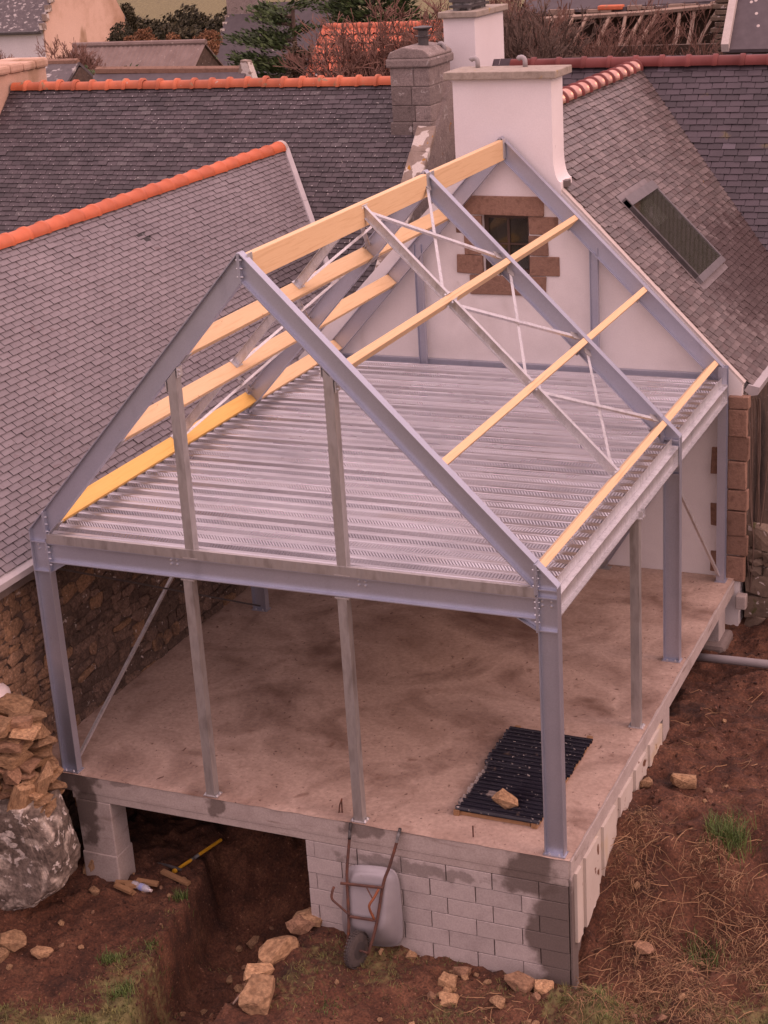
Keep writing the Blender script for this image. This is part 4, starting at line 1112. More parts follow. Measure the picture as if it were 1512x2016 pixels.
# ruined barn
rn = thing("ruined_barn", (-.4, 25, -1), "ruined slate barn with collapsed roof and bare leaning rafters behind the burgundy ridge", "barn")
MB().prism([(-3.6, 26.6, 6.02), (1.9, 26.6, 6.18), (1.9, 30, 8.6), (-3.6, 30, 8.4)], (0, 0, -.08)).build("roof", M_farslate2, rn, fix=True)
for k in range(16):
    x = -3.2 + k * .33; MB().box((x, 26.45 + rnd.uniform(-.06, .06), 5.95 + .02 * k / 3 + rnd.uniform(-.04, .04)), (x + rnd.uniform(.28, .36), 26.75, 6.02 + .02 * k / 3 + rnd.uniform(0, .05))).build("broken_slate", M_wood if k % 3 else M_farslate, rn)
MB().box((-1.6, 26.38, 6.03), (-1.0, 26.66, 6.14)).build("orange_ridge_piece", M_orange2, rn, bevel=.03)
MB().tube([(-3.5, 26.3, 5.86), (-.5, 26.3, 5.95), (1.9, 26.3, 6.10)], .06, 5).build("wall_plate", M_wood, rn)
MB().box((-3.6, 27.4, -1), (1.9, 27.6, 6.1)).build("rear_wall", M_rubm, rn)
MB().box((-3.4, 24.8, -1), (1.6, 25.0, 5.35)).build("front_wall", M_rubm, rn)
rr_ = random.Random(3)
for k in range(11):
    x = -2.6 + k * .42 + rr_.uniform(-.12, .12); lx = rr_.uniform(-.5, .1); MB().tube([(x + lx, 25.4, 4.9 + rr_.uniform(-.2, .1)), (x + lx * .4 + rr_.uniform(-.05, .05), 25.9, 5.5), (x, 26.35, 5.95)], [.055, .05, .045], 5).build("bare_rafter", M_wood, rn)
for k in range(14):
    MB().box((1.35 + (k % 2) * .1, 25.3, 4.5 + k * .13), (2.0, 26.9, 4.61 + k * .13)).build("gable_stone", M_rstone, rn, bevel=.02)
# slate house at the right edge
t, rf = house("right_slate_house", "steep dark slate roof with white verge at the far right corner behind the ruined barn", 3.27, 12, 18.25, 24.3, -1, 5.93, 9.6, M_rubm, M_farslate2, over=.1)
MB().prism([(3.22, 18.12, 5.83), (3.36, 18.12, 5.83), (3.36, 21.28, 9.62), (3.22, 21.28, 9.62)], (0, -.05, .14)).build("verge", M_joint, rf, fix=True)
for (x, y_) in ((3.75, 18.62), (3.62, 18.78), (3.82, 18.45), (3.7, 18.8)):
    z = 5.93 + (y_ - 18.25) * 3.67 / 3.025 + .07
    MB().lathe((x, y_, z), [(.001, -.01), (.035, 0), (.03, .01), (.001, .012)], 10, (0, -.77, .63)).build("lichen_patch", M_joint, rf)

# ------------------------------------------------------------------ trees, hedges, shrubs
def twigs(b, p, d, L_, r_, lev, R, spread=.55, up=.12, minr=.006):
    p = V(p); d = V(d).normalized()
    seg = 3; pts = [p]; rs = [r_]; q = p.copy(); dd = d.copy()
    for i in range(seg):
        dd = (dd + V((R.gauss(0, .10), R.gauss(0, .10), R.gauss(0, .08) + up * .3))).normalized()
        q = q + dd * (L_ / seg); pts.append(q.copy()); rs.append(max(minr, r_ * (1 - .45 * (i + 1) / seg)))
    b.tube(pts, rs, 5 if lev > 2 else 3, caps=False)
    if lev == 0: return
    nb = R.randint(3, 4) if lev > 1 else R.randint(3, 5)
    for k in range(nb):
        t_ = R.uniform(.35, 1.0) if k else 1.0
        i = min(seg - 1, int(t_ * seg)); f_ = t_ * seg - i
        o = pts[i].lerp(pts[i + 1], min(1, f_))
        nd = (dd + V((R.gauss(0, spread), R.gauss(0, spread), R.gauss(0, spread * .7) + up))).normalized()
        twigs(b, o, nd, L_ * R.uniform(.55, .78), max(minr, rs[-1] * R.uniform(.55, .8)), lev - 1, R, spread, up, minr)
def bare_tree(name, label, base, h, r_, seed, lev=5, mat=M_bark, stems=1, group="bare trees behind the roofs", spread=.5, minr=.007):
    R = random.Random(seed); t = thing(name, base, label, "tree", group)
    base = V(base); tr = MB(); tp = base + V((R.uniform(-.2, .2), 0, h * .30)); tr.tube([base, base.lerp(tp, .5) + V((.05, 0, 0)), tp], [r_, r_ * .85, r_ * .72], 7); tr.build("trunk", mat, t, smooth=True)
    c = MB()
    for k in range(stems):
        twigs(c, tp - V((0, 0, .05)), (R.uniform(-.6, .6), R.uniform(-.3, .3), 1), h * .26, r_ * .6, lev, R, spread, .16, minr)
    c.build("crown", mat, t)
    return t
bare_tree("bare_tree", "big bare reddish tree in front of the red pantile roof", (-5.4, 22.3, 0.6), 6.4, .14, 5, 5, stems=9, spread=.6, minr=.009)
bare_tree("bare_tree", "bare tree with spreading dark limbs between the tall white chimney and ruined barn", (.1, 17.4, 2.4), 4.9, .10, 9, 5, mat=M_bark2, stems=4, spread=.5)
bare_tree("bare_tree", "slender bare tree right behind the old stone chimney cowl", (-3.4, 24, 1.5), 5.6, .09, 15, 5, stems=7, spread=.6, minr=.009)
bare_tree("bare_tree", "low leafless shrub standing before the far white house", (-18.6, 25.6, 2.6), 3.3, .06, 23, 5, mat=M_bark, stems=5, spread=.6)
bare_tree("bare_tree", "leafless shrub against the stained pink gable", (-17.2, 27.0, 2.6), 3.2, .05, 29, 5, mat=M_bark, stems=5, spread=.6)
# leafless thicket around the ruined barn
R = random.Random(77); tk = MB()
for k in range(70):
    x = R.uniform(-3.2, 2.6); y_ = R.uniform(22.5, 24.8)
    twigs(tk, (x, y_, R.uniform(3.6, 4.6)), (R.gauss(0, .25), R.gauss(0, .2), 1), R.uniform(.5, .95), .018, 3, R, .45, .1, .006)
tko = tk.build("undergrowth", M_bark); tag(tko, "tangle of leafless brambles in front of the ruined barn", "brambles", kind="stuff")

def leafquads(b, c, rad3, n, size, R, asp=1.0, hollow=.35):
    c = V(c)
    for i in range(n):
        d = V((R.gauss(0, 1), R.gauss(0, 1), R.gauss(0, 1))).normalized() * (hollow + (1 - hollow) * R.random() ** .5)
        k = .80 + .35 * noise.noise(d * 2.3 + c)
        p = c + V((d.x * rad3[0], d.y * rad3[1], d.z * rad3[2])) * k
        a = V((R.gauss(0, 1), R.gauss(0, 1), R.gauss(0, 1))).normalized(); e = a.orthogonal().normalized(); f = a.cross(e)
        s = size * R.uniform(.6, 1.3); b.rv = R.random()
        b.add([p - e * s, p + f * s * asp * .5, p + e * s, p - f * s * asp * .5], [(0, 1, 2, 3)])
def bush(name, label, lobes, mat, n, size, seed, cat, group=None, asp=1.0, stem=None):
    R = random.Random(seed); base = V(lobes[0][0]); t = thing(name, (base.x, base.y, -1), label, cat, group)
    b = MB()
    tot = sum(l[1][0] * l[1][2] for l in lobes)
    for c, r3 in lobes: leafquads(b, c, r3, int(n * r3[0] * r3[2] / tot), size, R, asp)
    b.build("crown", mat, t, use_r=True)
    tr = MB()
    for c, r3 in lobes[:6]:
        tr.tube([(c[0], c[1], -1.1), (c[0] + .1, c[1], c[2])], [.06, .03], 5)
    tr.build("trunk", M_bark2, t)
    return t
R = random.Random(31)
def hedge(p, q, n, h, rr__, z): 
    return [((p[0] + (q[0] - p[0]) * (k + .5) / n + R.gauss(0, .3), p[1] + (q[1] - p[1]) * (k + .5) / n + R.gauss(0, .5), z + R.gauss(0, .25)), (rr__ * R.uniform(.8, 1.2), rr__ * .8, h * R.uniform(.75, 1.25))) for k in range(n)]
bush("hedge", "long dark hedge bordering the grass field behind the corrugated shed", hedge((-62, 97), (-43, 101), 16, 1.7, 2.0, .1) + hedge((-60, 88), (-47, 93), 9, 1.3, 1.9, -.1), M_bush, 42000, .16, 4, "hedge", asp=.9)
bush("round_bush", "rounded olive bush beside the stained pink gable", [((-22.6, 38.8, 4.5), (.75, .7, .85)), ((-22.1, 39.2, 4.1), (.7, .6, .8)), ((-22.9, 38.9, 3.8), (.8, .7, .8))], M_bush, 12000, .05, 6, "bush")
bush("bracken_bank", "rusty brown bank of dead bracken above the corrugated shed", hedge((-20.6, 35.8), (-17.6, 37.4), 9, .38, .42, 4.5), M_bracken, 14000, .045, 7, "bracken")
bush("field_shrub", "lone dark shrub poking above the hedge against the field", [((-53.6, 89, 2.0), (.7, .6, 1.2))], M_bush, 2000, .13, 8, "bush")
bush("ivy_column", "brown ivy swathing the end wall of the red pantile house", [((-8.45, 24.0, 5.0), (.28, .5, .85)), ((-8.5, 23.6, 4.2), (.38, .5, .9)), ((-8.35, 23.5, 4.4), (.3, .4, .6))], M_ivy, 6000, .05, 9, "ivy")
# wind-swept cypresses: flat sprays on rising limbs
def cypress(name, label, base, limbs, seed, n=420, ls=.11):
    R = random.Random(seed); t = thing(name, base, label, "tree", "wind-swept cypresses"); b = MB(); w_ = MB()
    base = V(base)
    for (dx, dz, L_, th) in limbs:
        p = base + V((0, 0, dz)); d = V((dx, R.uniform(-.5, .3), .22)).normalized(); tip = p + d * L_
        w_.tube([p, p.lerp(tip, .5) + V((0, 0, -.05)), tip], [.06, .04, .012], 5)
        for k in range(int(n * L_)):
            f_ = R.uniform(.15, 1.05); o = p.lerp(tip, f_) + V((R.gauss(0, .14 * th), R.gauss(0, .25 * th), R.gauss(0, .055 * th)))
            e = (d + V((R.gauss(0, .35), R.gauss(0, .35), R.gauss(.25, .25)))).normalized(); g_ = e.cross(V((R.gauss(0, 1), R.gauss(0, 1), 1))).normalized()
            s = ls * R.uniform(.6, 1.4); b.rv = R.random()
            b.add([o, o + e * s * .6 + g_ * s * .22, o + e * s * 1.3, o + e * s * .6 - g_ * s * .22], [(0, 1, 2, 3)])
    tr = w_; tr.tube([base - V((0, 0, 2)), base + V((.05, 0, limbs[-1][1]))], [.16, .05], 7); tr.build("trunk", M_bark2, t)
    b.build("crown", M_green, t, use_r=True)
    return t
Rc = random.Random(8)
lm = []
for k in range(19):
    dz = 2.3 + k * .205; lm.append((-1 if k % 3 else .8, dz, (1.95 if k % 3 else .8) * (1.05 - .40 * k / 19) * Rc.uniform(.65, 1.15), 1.15))
cypress("cypress_tree", "dark green wind-swept cypress left of the ivy column", (-9.95, 26.9, .3), lm, 3, 520)
lm = [((-1 if k % 2 else 1), .9 + k * .075, Rc.uniform(.5, 1.05), .8) for k in range(14)]
cypress("cypress_tree", "bright green cypress top rising in front of the corrugated shed", (-12.45, 21.2, 3.35), lm, 4, 520, .09)
lm = [((-1 if k % 2 else 1), .9 + k * .08, Rc.uniform(.2, .35), .6) for k in range(6)]
cypress("cypress_tree", "small green cypress tip by the right end of the corrugated shed", (-11.55, 21.6, 3.75), lm, 14, 700, .08)
lm = [((-1 if k % 2 else 1), 4.6 + k * .16, Rc.uniform(.7, 1.5), 1.3) for k in range(16)]
cypress("cypress_tree", "tall dark cypress at the upper edge behind the red pantile roof", (-9.7, 31.5, .6), lm, 5, 500, .13)

# ------------------------------------------------------------------ foreground stones
me_st = [hull_mesh("stone", 900 + i, M_tan, 26, .66, .035) for i in range(10)]
me_sl = [hull_mesh("stone", 1300 + i, M_tan, 15, .97, .022) for i in range(10)]
def stone_at(name, M, par=None, k=None):
    return link(name, (me_sl if par is not None else me_st)[rnd.randrange(10) if k is None else k], M, par)
def TRS(p, s, rx=0, ry=0, rz=0):
    return Matrix.Translation(V(p)) @ Matrix.Rotation(rz, 4, 'Z') @ Matrix.Rotation(ry, 4, 'Y') @ Matrix.Rotation(rx, 4, 'X') @ Matrix.Diagonal((*s, 1))
# dry stone wall end on a boulder
DW = thing("dry_stone_heap", (-.2, -.9, -1.2), "heap of loose tan stones stacked on the lichened boulder by the slab corner", "stone heap")
R = random.Random(52)
zz = -.30
while zz < .98:
    hh = R.uniform(.075, .145); f_ = (zz + .42) / 1.4; x1_ = .20 + .06 * math.sin(f_ * 5) - (.10 if zz < -.2 else 0); x = -1.35
    while x < x1_ - .04:
        ww = R.uniform(.20, .46)
        for yy in (-.80, -.52):
            stone_at("stone", TRS((min(x + ww / 2, x1_ - ww * .25), yy + R.uniform(-.06, .06), zz + hh / 2), (ww * 1.1, R.uniform(.24, .36), hh * 1.25), R.gauss(0, .09), R.gauss(.04, .10), R.gauss(0, .3)), DW)
        x += ww * .92
    zz += hh
for (p, s, rx, ry, rz) in (((.28, -.75, .28), (.18, .30, .52), .2, .45, .2), ((.12, -.92, .14), (.20, .28, .55), 0, .40, -.2), ((.10, -.95, .52), (.26, .2, .34), .3, .5, .2), ((.22, -.72, -.02), (.34, .3, .18), .1, -.3, .3),
                           ((.16, -.80, .92), (.34, .3, .10), .1, .1, .2), ((.02, -.9, 1.0), (.32, .28, .12), .15, -.2, .5), ((.05, -.92, .80), (.36, .3, .10), 0, .05, .1)):
    stone_at("stone", TRS(p, s, rx, ry, rz), DW)
def big_rock(name, seed, mat, c, s, rot, lab, cat, amp=.10, taper=0.0):
    bm = bmesh.new(); bmesh.ops.create_icosphere(bm, subdivisions=4, radius=.5)
    for v in bm.verts:
        d = v.co.normalized(); q = v.co.copy(); mx = max(abs(d.x), abs(d.y), abs(d.z)); q = q * (.55 + .45 / mx * .8)
        if taper and q.z > 0: q.x *= 1 - taper * q.z * 2; q.x -= .25 * q.z
        v.co = q * (1 + amp * noise.noise(d * 2.2 + V((seed, 0, 0))) + amp * .5 * noise.noise(d * 6 + V((seed, 2, 0))) + amp * .2 * noise.noise(d * 17))
    m = bpy.data.meshes.new(name); bm.to_mesh(m); bm.free(); m.materials.append(mat); m.polygons.foreach_set("use_smooth", [True] * len(m.polygons))
    return tag(link(name, m, TRS(c, s, *rot)), lab, cat)
bm = bmesh.new(); R = random.Random(2)
for (px_, pz_) in ((.30, .10), (.22, .16), (.52, -.50), (.47, -.80), (.30, -1.02), (-.02, -1.2), (-.5, -1.5), (-1.0, -1.5), (-1.0, -.05), (-.35, -.25)):
    for yy_, k_ in ((-1.02, .88), (-.90, 1.0), (-.50, .97), (-.40, .8)):
        bm.verts.new((-.25 + (px_ + .25) * k_ + R.uniform(-.03, .03), yy_ + R.uniform(-.05, .05), -.7 + (pz_ + .7) * k_ + R.uniform(-.03, .03)))
o = bmesh.ops.convex_hull(bm, input=bm.verts[:])
bmesh.ops.delete(bm, geom=list({g for g in o["geom_interior"] + o["geom_unused"] if isinstance(g, bmesh.types.BMVert)}), context='VERTS')
for _ in range(2): bmesh.ops.subdivide_edges(bm, edges=bm.edges[:], cuts=2, use_grid_fill=True)
for v in bm.verts:
    q = v.co * 2.6; v.co += (v.co - V((-.25, -.72, -.7))).normalized() * (.05 * noise.noise(q) + .035 * noise.noise(q * 2.4) + .02 * noise.noise(q * 6))
bmesh.ops.recalc_face_normals(bm, faces=bm.faces)
mm = bpy.data.meshes.new("boulder"); bm.to_mesh(mm); bm.free(); mm.materials.append(M_bould)
tag(link("boulder", mm, Matrix()), "big lichen-covered boulder under the heap of tan stones", "boulder")
tag(MB().lathe((-.50, -.34, .55), [(.17, 0), (.19, .05), (.19, .40), (.17, .52), (.12, .58), (.05, .60)], 20).build("plastic_drum", M_white, smooth=True), "white plastic drum standing behind the stone heap at the edge", "drum")

def loose(p, s, rot, lab, grp="loose stones on the soil", k=None, nm="loose_stone"):
    x, y = p; z = H(x, y)
    return tag(stone_at(nm, TRS((x, y, z + s[2] * .28), s, *rot), None, k), lab, "stone", grp)
loose((.14, -1.46), (.34, .26, .20), (.2, .3, .6), "pale pointed stone, uppermost of three below the boulder", k=1)
loose((.50, -1.44), (.26, .17, .14), (0, .1, .8), "reddish oblong stone lying just beside the pale pointed stone", k=2)
loose((.13, -1.70), (.24, .20, .12), (0, 0, .2), "tan stone cut by the frame edge below the pale pointed stone", k=3)
tr_st = (((2.93, .02), (.36, .30, .18), (.1, .1, .2), "flat tan stone topmost in the row beside the wheelbarrow"), ((2.90, -.12), (.30, .24, .18), (0, .3, .9), "angular stone second from the top of the row edging the trench"),
         ((2.84, -.22), (.26, .22, .16), (.2, 0, .4), "small stone third from the top of the row edging the trench"), ((2.86, -.62), (.30, .52, .30), (.25, .3, -.35), "tall slanting slab of stone standing in the row edging the trench"),
         ((2.86, -1.02), (.34, .24, .14), (.1, .0, .4), "flat dark stone between the slanting slab and the lowest big stone"), ((3.02, -1.42), (.40, .50, .32), (.2, .25, .3), "large tan stone at the bottom end of the trench row"),
         ((2.66, -.78), (.24, .22, .20), (.3, .1, .6), "brown rounded stone lying down in the trench bottom"))
for i, (p, s, r_, lb) in enumerate(tr_st):
    x, y = p; z = H(x, y) if i != 6 else H(x - .15, y)
    tag(stone_at("trench_stone", TRS((x - (.15 if i == 6 else 0), y, z + s[2] * .35 + (.10 if i < 3 else 0) - .05 * (i == 0)), s, *r_), None, i), lb, "stone", "stones edging the trench")
loose((4.17, -.12), (.12, .10, .11), (.3, .4, .1), "small whitish stone on the soil beside the wheelbarrow tray", k=4, nm="loose_stone")
loose((5.38, -.22), (.36, .22, .18), (.1, .1, -.35), "long tan stone against the foot of the block wall corner", k=5)
loose((5.64, -.20), (.22, .16, .14), (0, .2, .4), "reddish stone next to the long tan stone at the wall corner", k=6)
loose((4.68, -.38), (.20, .18, .14), (0, .1, .1), "brown stone in the soil halfway along the block wall foot", k=7)
loose((4.78, -.62), (.22, .16, .12), (.2, .1, .5), "squarish reddish stone in the soil below the block wall", k=8)
loose((6.36, 2.60), (.32, .20, .17), (.1, .15, .2), "tan stone lying on the red earth beyond the bank", k=9)
loose((5.98, 2.42), (.15, .13, .16), (.2, .3, .4), "small reddish stone leaning against the cladding panel", k=0)
loose((6.46, .55), (.24, .16, .10), (.1, .2, -.3), "flat pale stone among the dry stalks", k=1)
loose((.42, -.28), (.14, .10, .10), (.2, .1, .2), "little orange stone in the soil below the concrete footing", k=2)
loose((.20, .05), (.22, .18, .34), (.1, .5, .2), "upright brown stone wedged against the concrete footing", k=3)
R = random.Random(12)
for k in range(60):
    reg = R.random()
    if reg < .3: x, y = R.uniform(.0, 2.0), R.uniform(-2.2, .3)
    elif reg < .5: x, y = R.uniform(1.7, 2.9), R.uniform(-1.8, .6)
    elif reg < .75: x, y = R.uniform(3.1, 5.8), R.uniform(-1.2, -.1)
    else: x, y = R.uniform(6.0, 7.6), R.uniform(-.4, 4.5)
    s = R.uniform(.03, .085)
    tag(stone_at("pebble", TRS((x, y, H(x, y) + s * .2), (s * R.uniform(.8, 1.6), s, s * .8), R.random(), R.random(), R.random() * 6)), "small brown stone half sunk in the red soil", "stone", "small stones scattered over the soil")
for k in range(26):
    if k < 14: x, y = R.uniform(1.95, 2.75), R.uniform(-1.5, .5)
    else: x, y = R.uniform(4.5, 5.75), R.uniform(-.75, -.14)
    s = R.uniform(.07, .15)
    tag(stone_at("rubble_stone", TRS((x, y, H(x, y) + s * .15), (s * R.uniform(.9, 1.6), s, s * .75), R.random() * .6, R.random() * .6, R.random() * 6)),
        "reddish rubble stone lying in the bottom of the trench" if k < 14 else "reddish rubble stone in the soil below the block wall corner", "stone", "rubble in the trench" if k < 14 else "rubble below the block wall")
for k, (x, y, L_, a) in enumerate(((.55, -.06, .22, .3), (.66, -.03, .20, -.5), (.78, .03, .26, .1), (.60, -.13, .24, -.2), (.95, .30, .42, -.25), (.72, -.12, .18, .6))):
    b = MB(); b.box((0, -.03, 0), (L_, .03, .035)); m_ = b.mesh("wood_offcut", M_oldwood)
    tag(link("wood_offcut", m_, TRS((x, y, H(x, y) + .02 + .01 * k), (1, 1, 1), .1, .05, a)), ("wood offcut touching the corner of the concrete footing", "tan wood offcut second from the footing corner", "wood offcut lying right behind the water bottle", "wood offcut lowest in the soil before the footing", "longest wood offcut, lying inside under the slab front", "shortest wood offcut beside the crushed bottle")[k], "wood offcut", "wood offcuts by the pillar")
tag(MB().prism([(.02, .12, -.25), (.10, .12, -.25), (.06, .12, -.52), (.02, .12, -.52)], (0, .03, 0)).build("hanging_board", M_oldwood, fix=True), "thin pale board hanging below the slab left of the pillar", "board")
# water bottle
bo = thing("water_bottle", (.86, -.06, -1.28), "crushed clear plastic water bottle lying on the soil by the pillar", "bottle")
zb_ = H(.88, -.05) + .05
Mx = V((.30, -.05, -.01)).normalized()
MB().lathe((.76, -.03, zb_), [(.030, 0), (.042, .01), (.042, .07), (.036, .085), (.042, .10), (.042, .20), (.03, .235), (.014, .255)], 14, Mx).build("body", M_bottle, bo, smooth=True)
MB().lathe(V((.76, -.03, zb_)) + Mx * .255, [(.017, 0), (.017, .022)], 10, Mx).build("cap", M_white, bo)
MB().lathe(V((.76, -.03, zb_)) + Mx * .115, [(.0425, 0), (.0430, .05)], 14, Mx).build("label_band", pm("blue_label", [(.25, .30, .55)], 3, 2), bo)
# yellow handled tool
tl = thing("pickaxe", (1.1, .5, -1.3), "yellow handled pickaxe lying in the dark hollow under the slab", "pickaxe")
za, zc = H(1.05, .48) + .05, H(1.22, 1.0) + .10
A, B = V((1.04, .46, za)), V((1.26, 1.12, zc))
MB().tube([A, A.lerp(B, .32)], .020, 8).build("handle", M_yellow, tl); MB().tube([A.lerp(B, .32), A.lerp(B, .48)], .021, 8).build("grip", M_dark, tl)
MB().tube([A.lerp(B, .48), B], .020, 8).build("handle", M_yellow, tl)
MB().tube([A + V((-.26, .02, .03)), A + V((-.1, .0, .03)), A + V((.08, 0, .0)), A + V((.26, -.02, -.03))], [.006, .02, .022, .008], 6).build("head", M_darkmetal, tl)
MB().lathe(A - (B - A).normalized() * .05, [(.028, 0), (.03, .03), (.02, .05)], 8, (B - A)).build("end_cap", M_yellow, tl)
tag(MB().tube([(2.55, -1.80, H(2.55, -1.8) + .12), (2.92, -1.45, H(2.9, -1.5) + .14)], .012, 5).build("loose_batten", M_wood), "thin pale stick leaning on the lowest trench stone", "stick")

# ------------------------------------------------------------------ corrugated sheets on the slab
def corr(x0, x1, y0, y1, z, n):
    b = MB(); vs = []; pit = (y1 - y0) / n; k = 0
    for j in range(n):
        for (f_, h) in ((0, 0), (.26, 0), (.36, .024), (.52, .029), (.70, .024), (.82, 0)):
            y = y0 + pit * (j + f_); k += 1
            vs += [(x0 + .010 * math.sin(k * .31) + .004 * math.sin(k * 1.7), y, z + h), (x1 + .008 * math.sin(k * .23), y - .02, z + h)]
    m_ = len(vs) // 2
    b.add(vs, [(2 * j, 2 * j + 1, 2 * j + 3, 2 * j + 2) for j in range(m_ - 1)])
    b.add([V(q) - V((0, 0, .004)) for q in vs], [(2 * j, 2 * j + 2, 2 * j + 3, 2 * j + 1) for j in range(m_ - 1)])
    return b
tag(corr(4.50, 5.42, .44, 1.46, .064, 13).build("corrugated_sheet", M_black), "black corrugated sheet with flaking white paint holding the stone", "corrugated sheet", "black corrugated sheets")
tag(corr(4.46, 5.43, 1.43, 2.30, .069, 11).build("corrugated_sheet", M_black), "black corrugated sheet overlapping behind the one with the stone", "corrugated sheet", "black corrugated sheets")
for k, (x, lb) in enumerate(((4.50, "timber batten under the outer edge of the black sheets, away from the front column"), (5.34, "timber batten under the black sheets beside the front column"))):
    b = MB(); b.box((0, -.03, 0), (1.95, .03, .058)); link_ = link("timber_batten", b.mesh("timber_batten", M_oldwood), TRS((x + .03, .42, .004), (1, 1, 1), 0, 0, math.pi / 2)); tag(link_, lb, "batten", "battens under the black sheets")
tag(MB().box((4.56, .45, .004), (5.32, .47, .045)).build("plank", M_oldwood), "thin brown plank across the front ends of the two battens", "plank")
tag(stone_at("sheet_stone", TRS((4.98, .66, .135), (.30, .20, .13), .1, .15, -.5), None, 4), "brown stone weighing down the black corrugated sheet", "stone")

# ------------------------------------------------------------------ wheelbarrow leaning on the block wall
WBR = thing("wheelbarrow", (3.75, -.35, -1.45), "rusty wheelbarrow with grey tray standing upended against the block wall", "wheelbarrow")
def smooth_path(p, n=4):
    p = [V(q) for q in p]; o = []
    for i in range(len(p) - 1):
        a, b_, c, d = p[max(i - 1, 0)], p[i], p[i + 1], p[min(i + 2, len(p) - 1)]
        for k in range(n):
            t = k / n; o.append(.5 * ((2 * b_) + (c - a) * t + (2 * a - 5 * b_ + 4 * c - d) * t * t + (3 * b_ - a - 3 * c + d) * t ** 3))
    return o + [p[-1]]
for pts, nm in (([(3.80, -.37, -1.30), (3.82, -.359, -1.235), (3.881, -.296, -.983), (3.939, -.189, -.556), (3.998, -.142, -.37), (4.06, -.085, -.14), (4.10, -.05, .03)], "r"),
                ([(3.57, -.37, -1.30), (3.564, -.36, -1.239), (3.571, -.306, -1.022), (3.535, -.207, -.628), (3.528, -.162, -.45), (3.54, -.10, -.2), (3.55, -.055, .0)], "l")):
    h_ = MB().tube(smooth_path(pts), .0165, 8).build("handle", M_rust, WBR, smooth=True)
    a, c = V(pts[-2]).lerp(V(pts[-1]), .2), V(pts[-1]) + (V(pts[-1]) - V(pts[-2])).normalized() * .012
    MB().tube([a, c], .0185, 8).build("grip", M_dark, h_, smooth=True)
for p, q in (((3.47, -.222, -.622), (3.945, -.212, -.588)), ((3.575, -.302, -.95), (3.885, -.298, -.938))):
    MB().tube([p, q], .017, 6).build("crossbar", M_rust, WBR)
MB().tube(smooth_path([(3.585, -.30, -.935), (3.487, -.33, -.823), (3.415, -.34, -.746), (3.418, -.32, -.665), (3.425, -.29, -.63)]), .014, 6).build("leg", M_rust, WBR, smooth=True)
MB().tube(smooth_path([(3.859, -.295, -.925), (3.835, -.33, -.80), (3.84, -.34, -.73), (3.877, -.30, -.664), (3.903, -.23, -.60)]), .014, 6).build("leg", M_rustw, WBR, smooth=True)
MB().tube([(3.76, -.225, -.605), (3.858, -.30, -.68)], .008, 5).build("strut", M_rust, WBR)
# tray: pressed pan, underside outward
rim = [(3.486, -.557), (3.529, -.475), (3.937, -.437), (4.012, -.457), (4.062, -.536), (4.077, -.938), (4.082, -1.198), (4.03, -1.309), (3.941, -1.359), (3.665, -1.390), (3.45, -1.351), (3.395, -1.25), (3.408, -.974), (3.447, -.664)]
cx_, cz_ = 3.735, -.86
def ring(sx, sz, dz, yf):
    return [V((cx_ + (x - cx_) * sx, yf(cz_ + dz + (z - cz_) * sz), cz_ + dz + (z - cz_) * sz)) for x, z in rim]
yr = lambda z: -.052 + .05 * z
rings = [ring(1.03, 1.025, 0, lambda z: yr(z) + .012), ring(1.03, 1.025, 0, lambda z: yr(z) - .006), ring(.97, .975, 0, lambda z: yr(z) - .01), ring(.86, .86, .02, lambda z: yr(z) - .06 + .05 * (z + .86)), ring(.68, .64, .10, lambda z: -.050 + .25 * z + .032), ring(.60, .54, .10, lambda z: -.050 + .25 * z + .024)]
b = MB(); n = len(rim); vs = [p for r_ in rings for p in r_]
fs = [(i * n + k, i * n + (k + 1) % n, (i + 1) * n + (k + 1) % n, (i + 1) * n + k) for i in range(len(rings) - 1) for k in range(n)] + [tuple(range((len(rings) - 1) * n, len(rings) * n))]
b.add(vs, fs); ty = b.build("tray", M_tray, WBR, smooth=True, fix=True)
md = ty.modifiers.new("round", 'SUBSURF'); md.levels = 1; md.render_levels = 2
# wheel
ax = V((.955, -.15, .05)).normalized(); wc = V((3.70, -.43, -1.245)); 
whl = MB().lathe(wc - ax * .035, [(.10, 0), (.155, .002), (.178, .012), (.188, .035), (.178, .058), (.155, .068), (.10, .07)], 26, ax).build("wheel", M_tyre, WBR, smooth=True)
t_ = MB(); qx = ax.orthogonal().normalized(); qy = ax.cross(qx)
for k in range(34):
    a = 2 * math.pi * k / 34; d = qx * math.cos(a) + qy * math.sin(a); tt = ax.cross(d)
    for o in (-.022, 0, .022):
        c = wc + ax * o + d * .186; t_.hexa([c - ax * .008 - tt * .010, c + ax * .008 - tt * .010, c + ax * .008 + tt * .010, c - ax * .008 + tt * .010] + [q + d * .008 for q in (c - ax * .008 - tt * .010, c + ax * .008 - tt * .010, c + ax * .008 + tt * .010, c - ax * .008 + tt * .010)])
t_.build("tread", M_tyre, whl, kind="stuff")
MB().lathe(wc - ax * .04, [(.02, 0), (.095, .004), (.105, .02), (.105, .06), (.095, .076), (.02, .08)], 20, ax).build("rim", M_darkmetal, whl)
MB().tube([wc - ax * .14, wc + ax * .13], .012, 8).build("axle", M_rust, WBR)

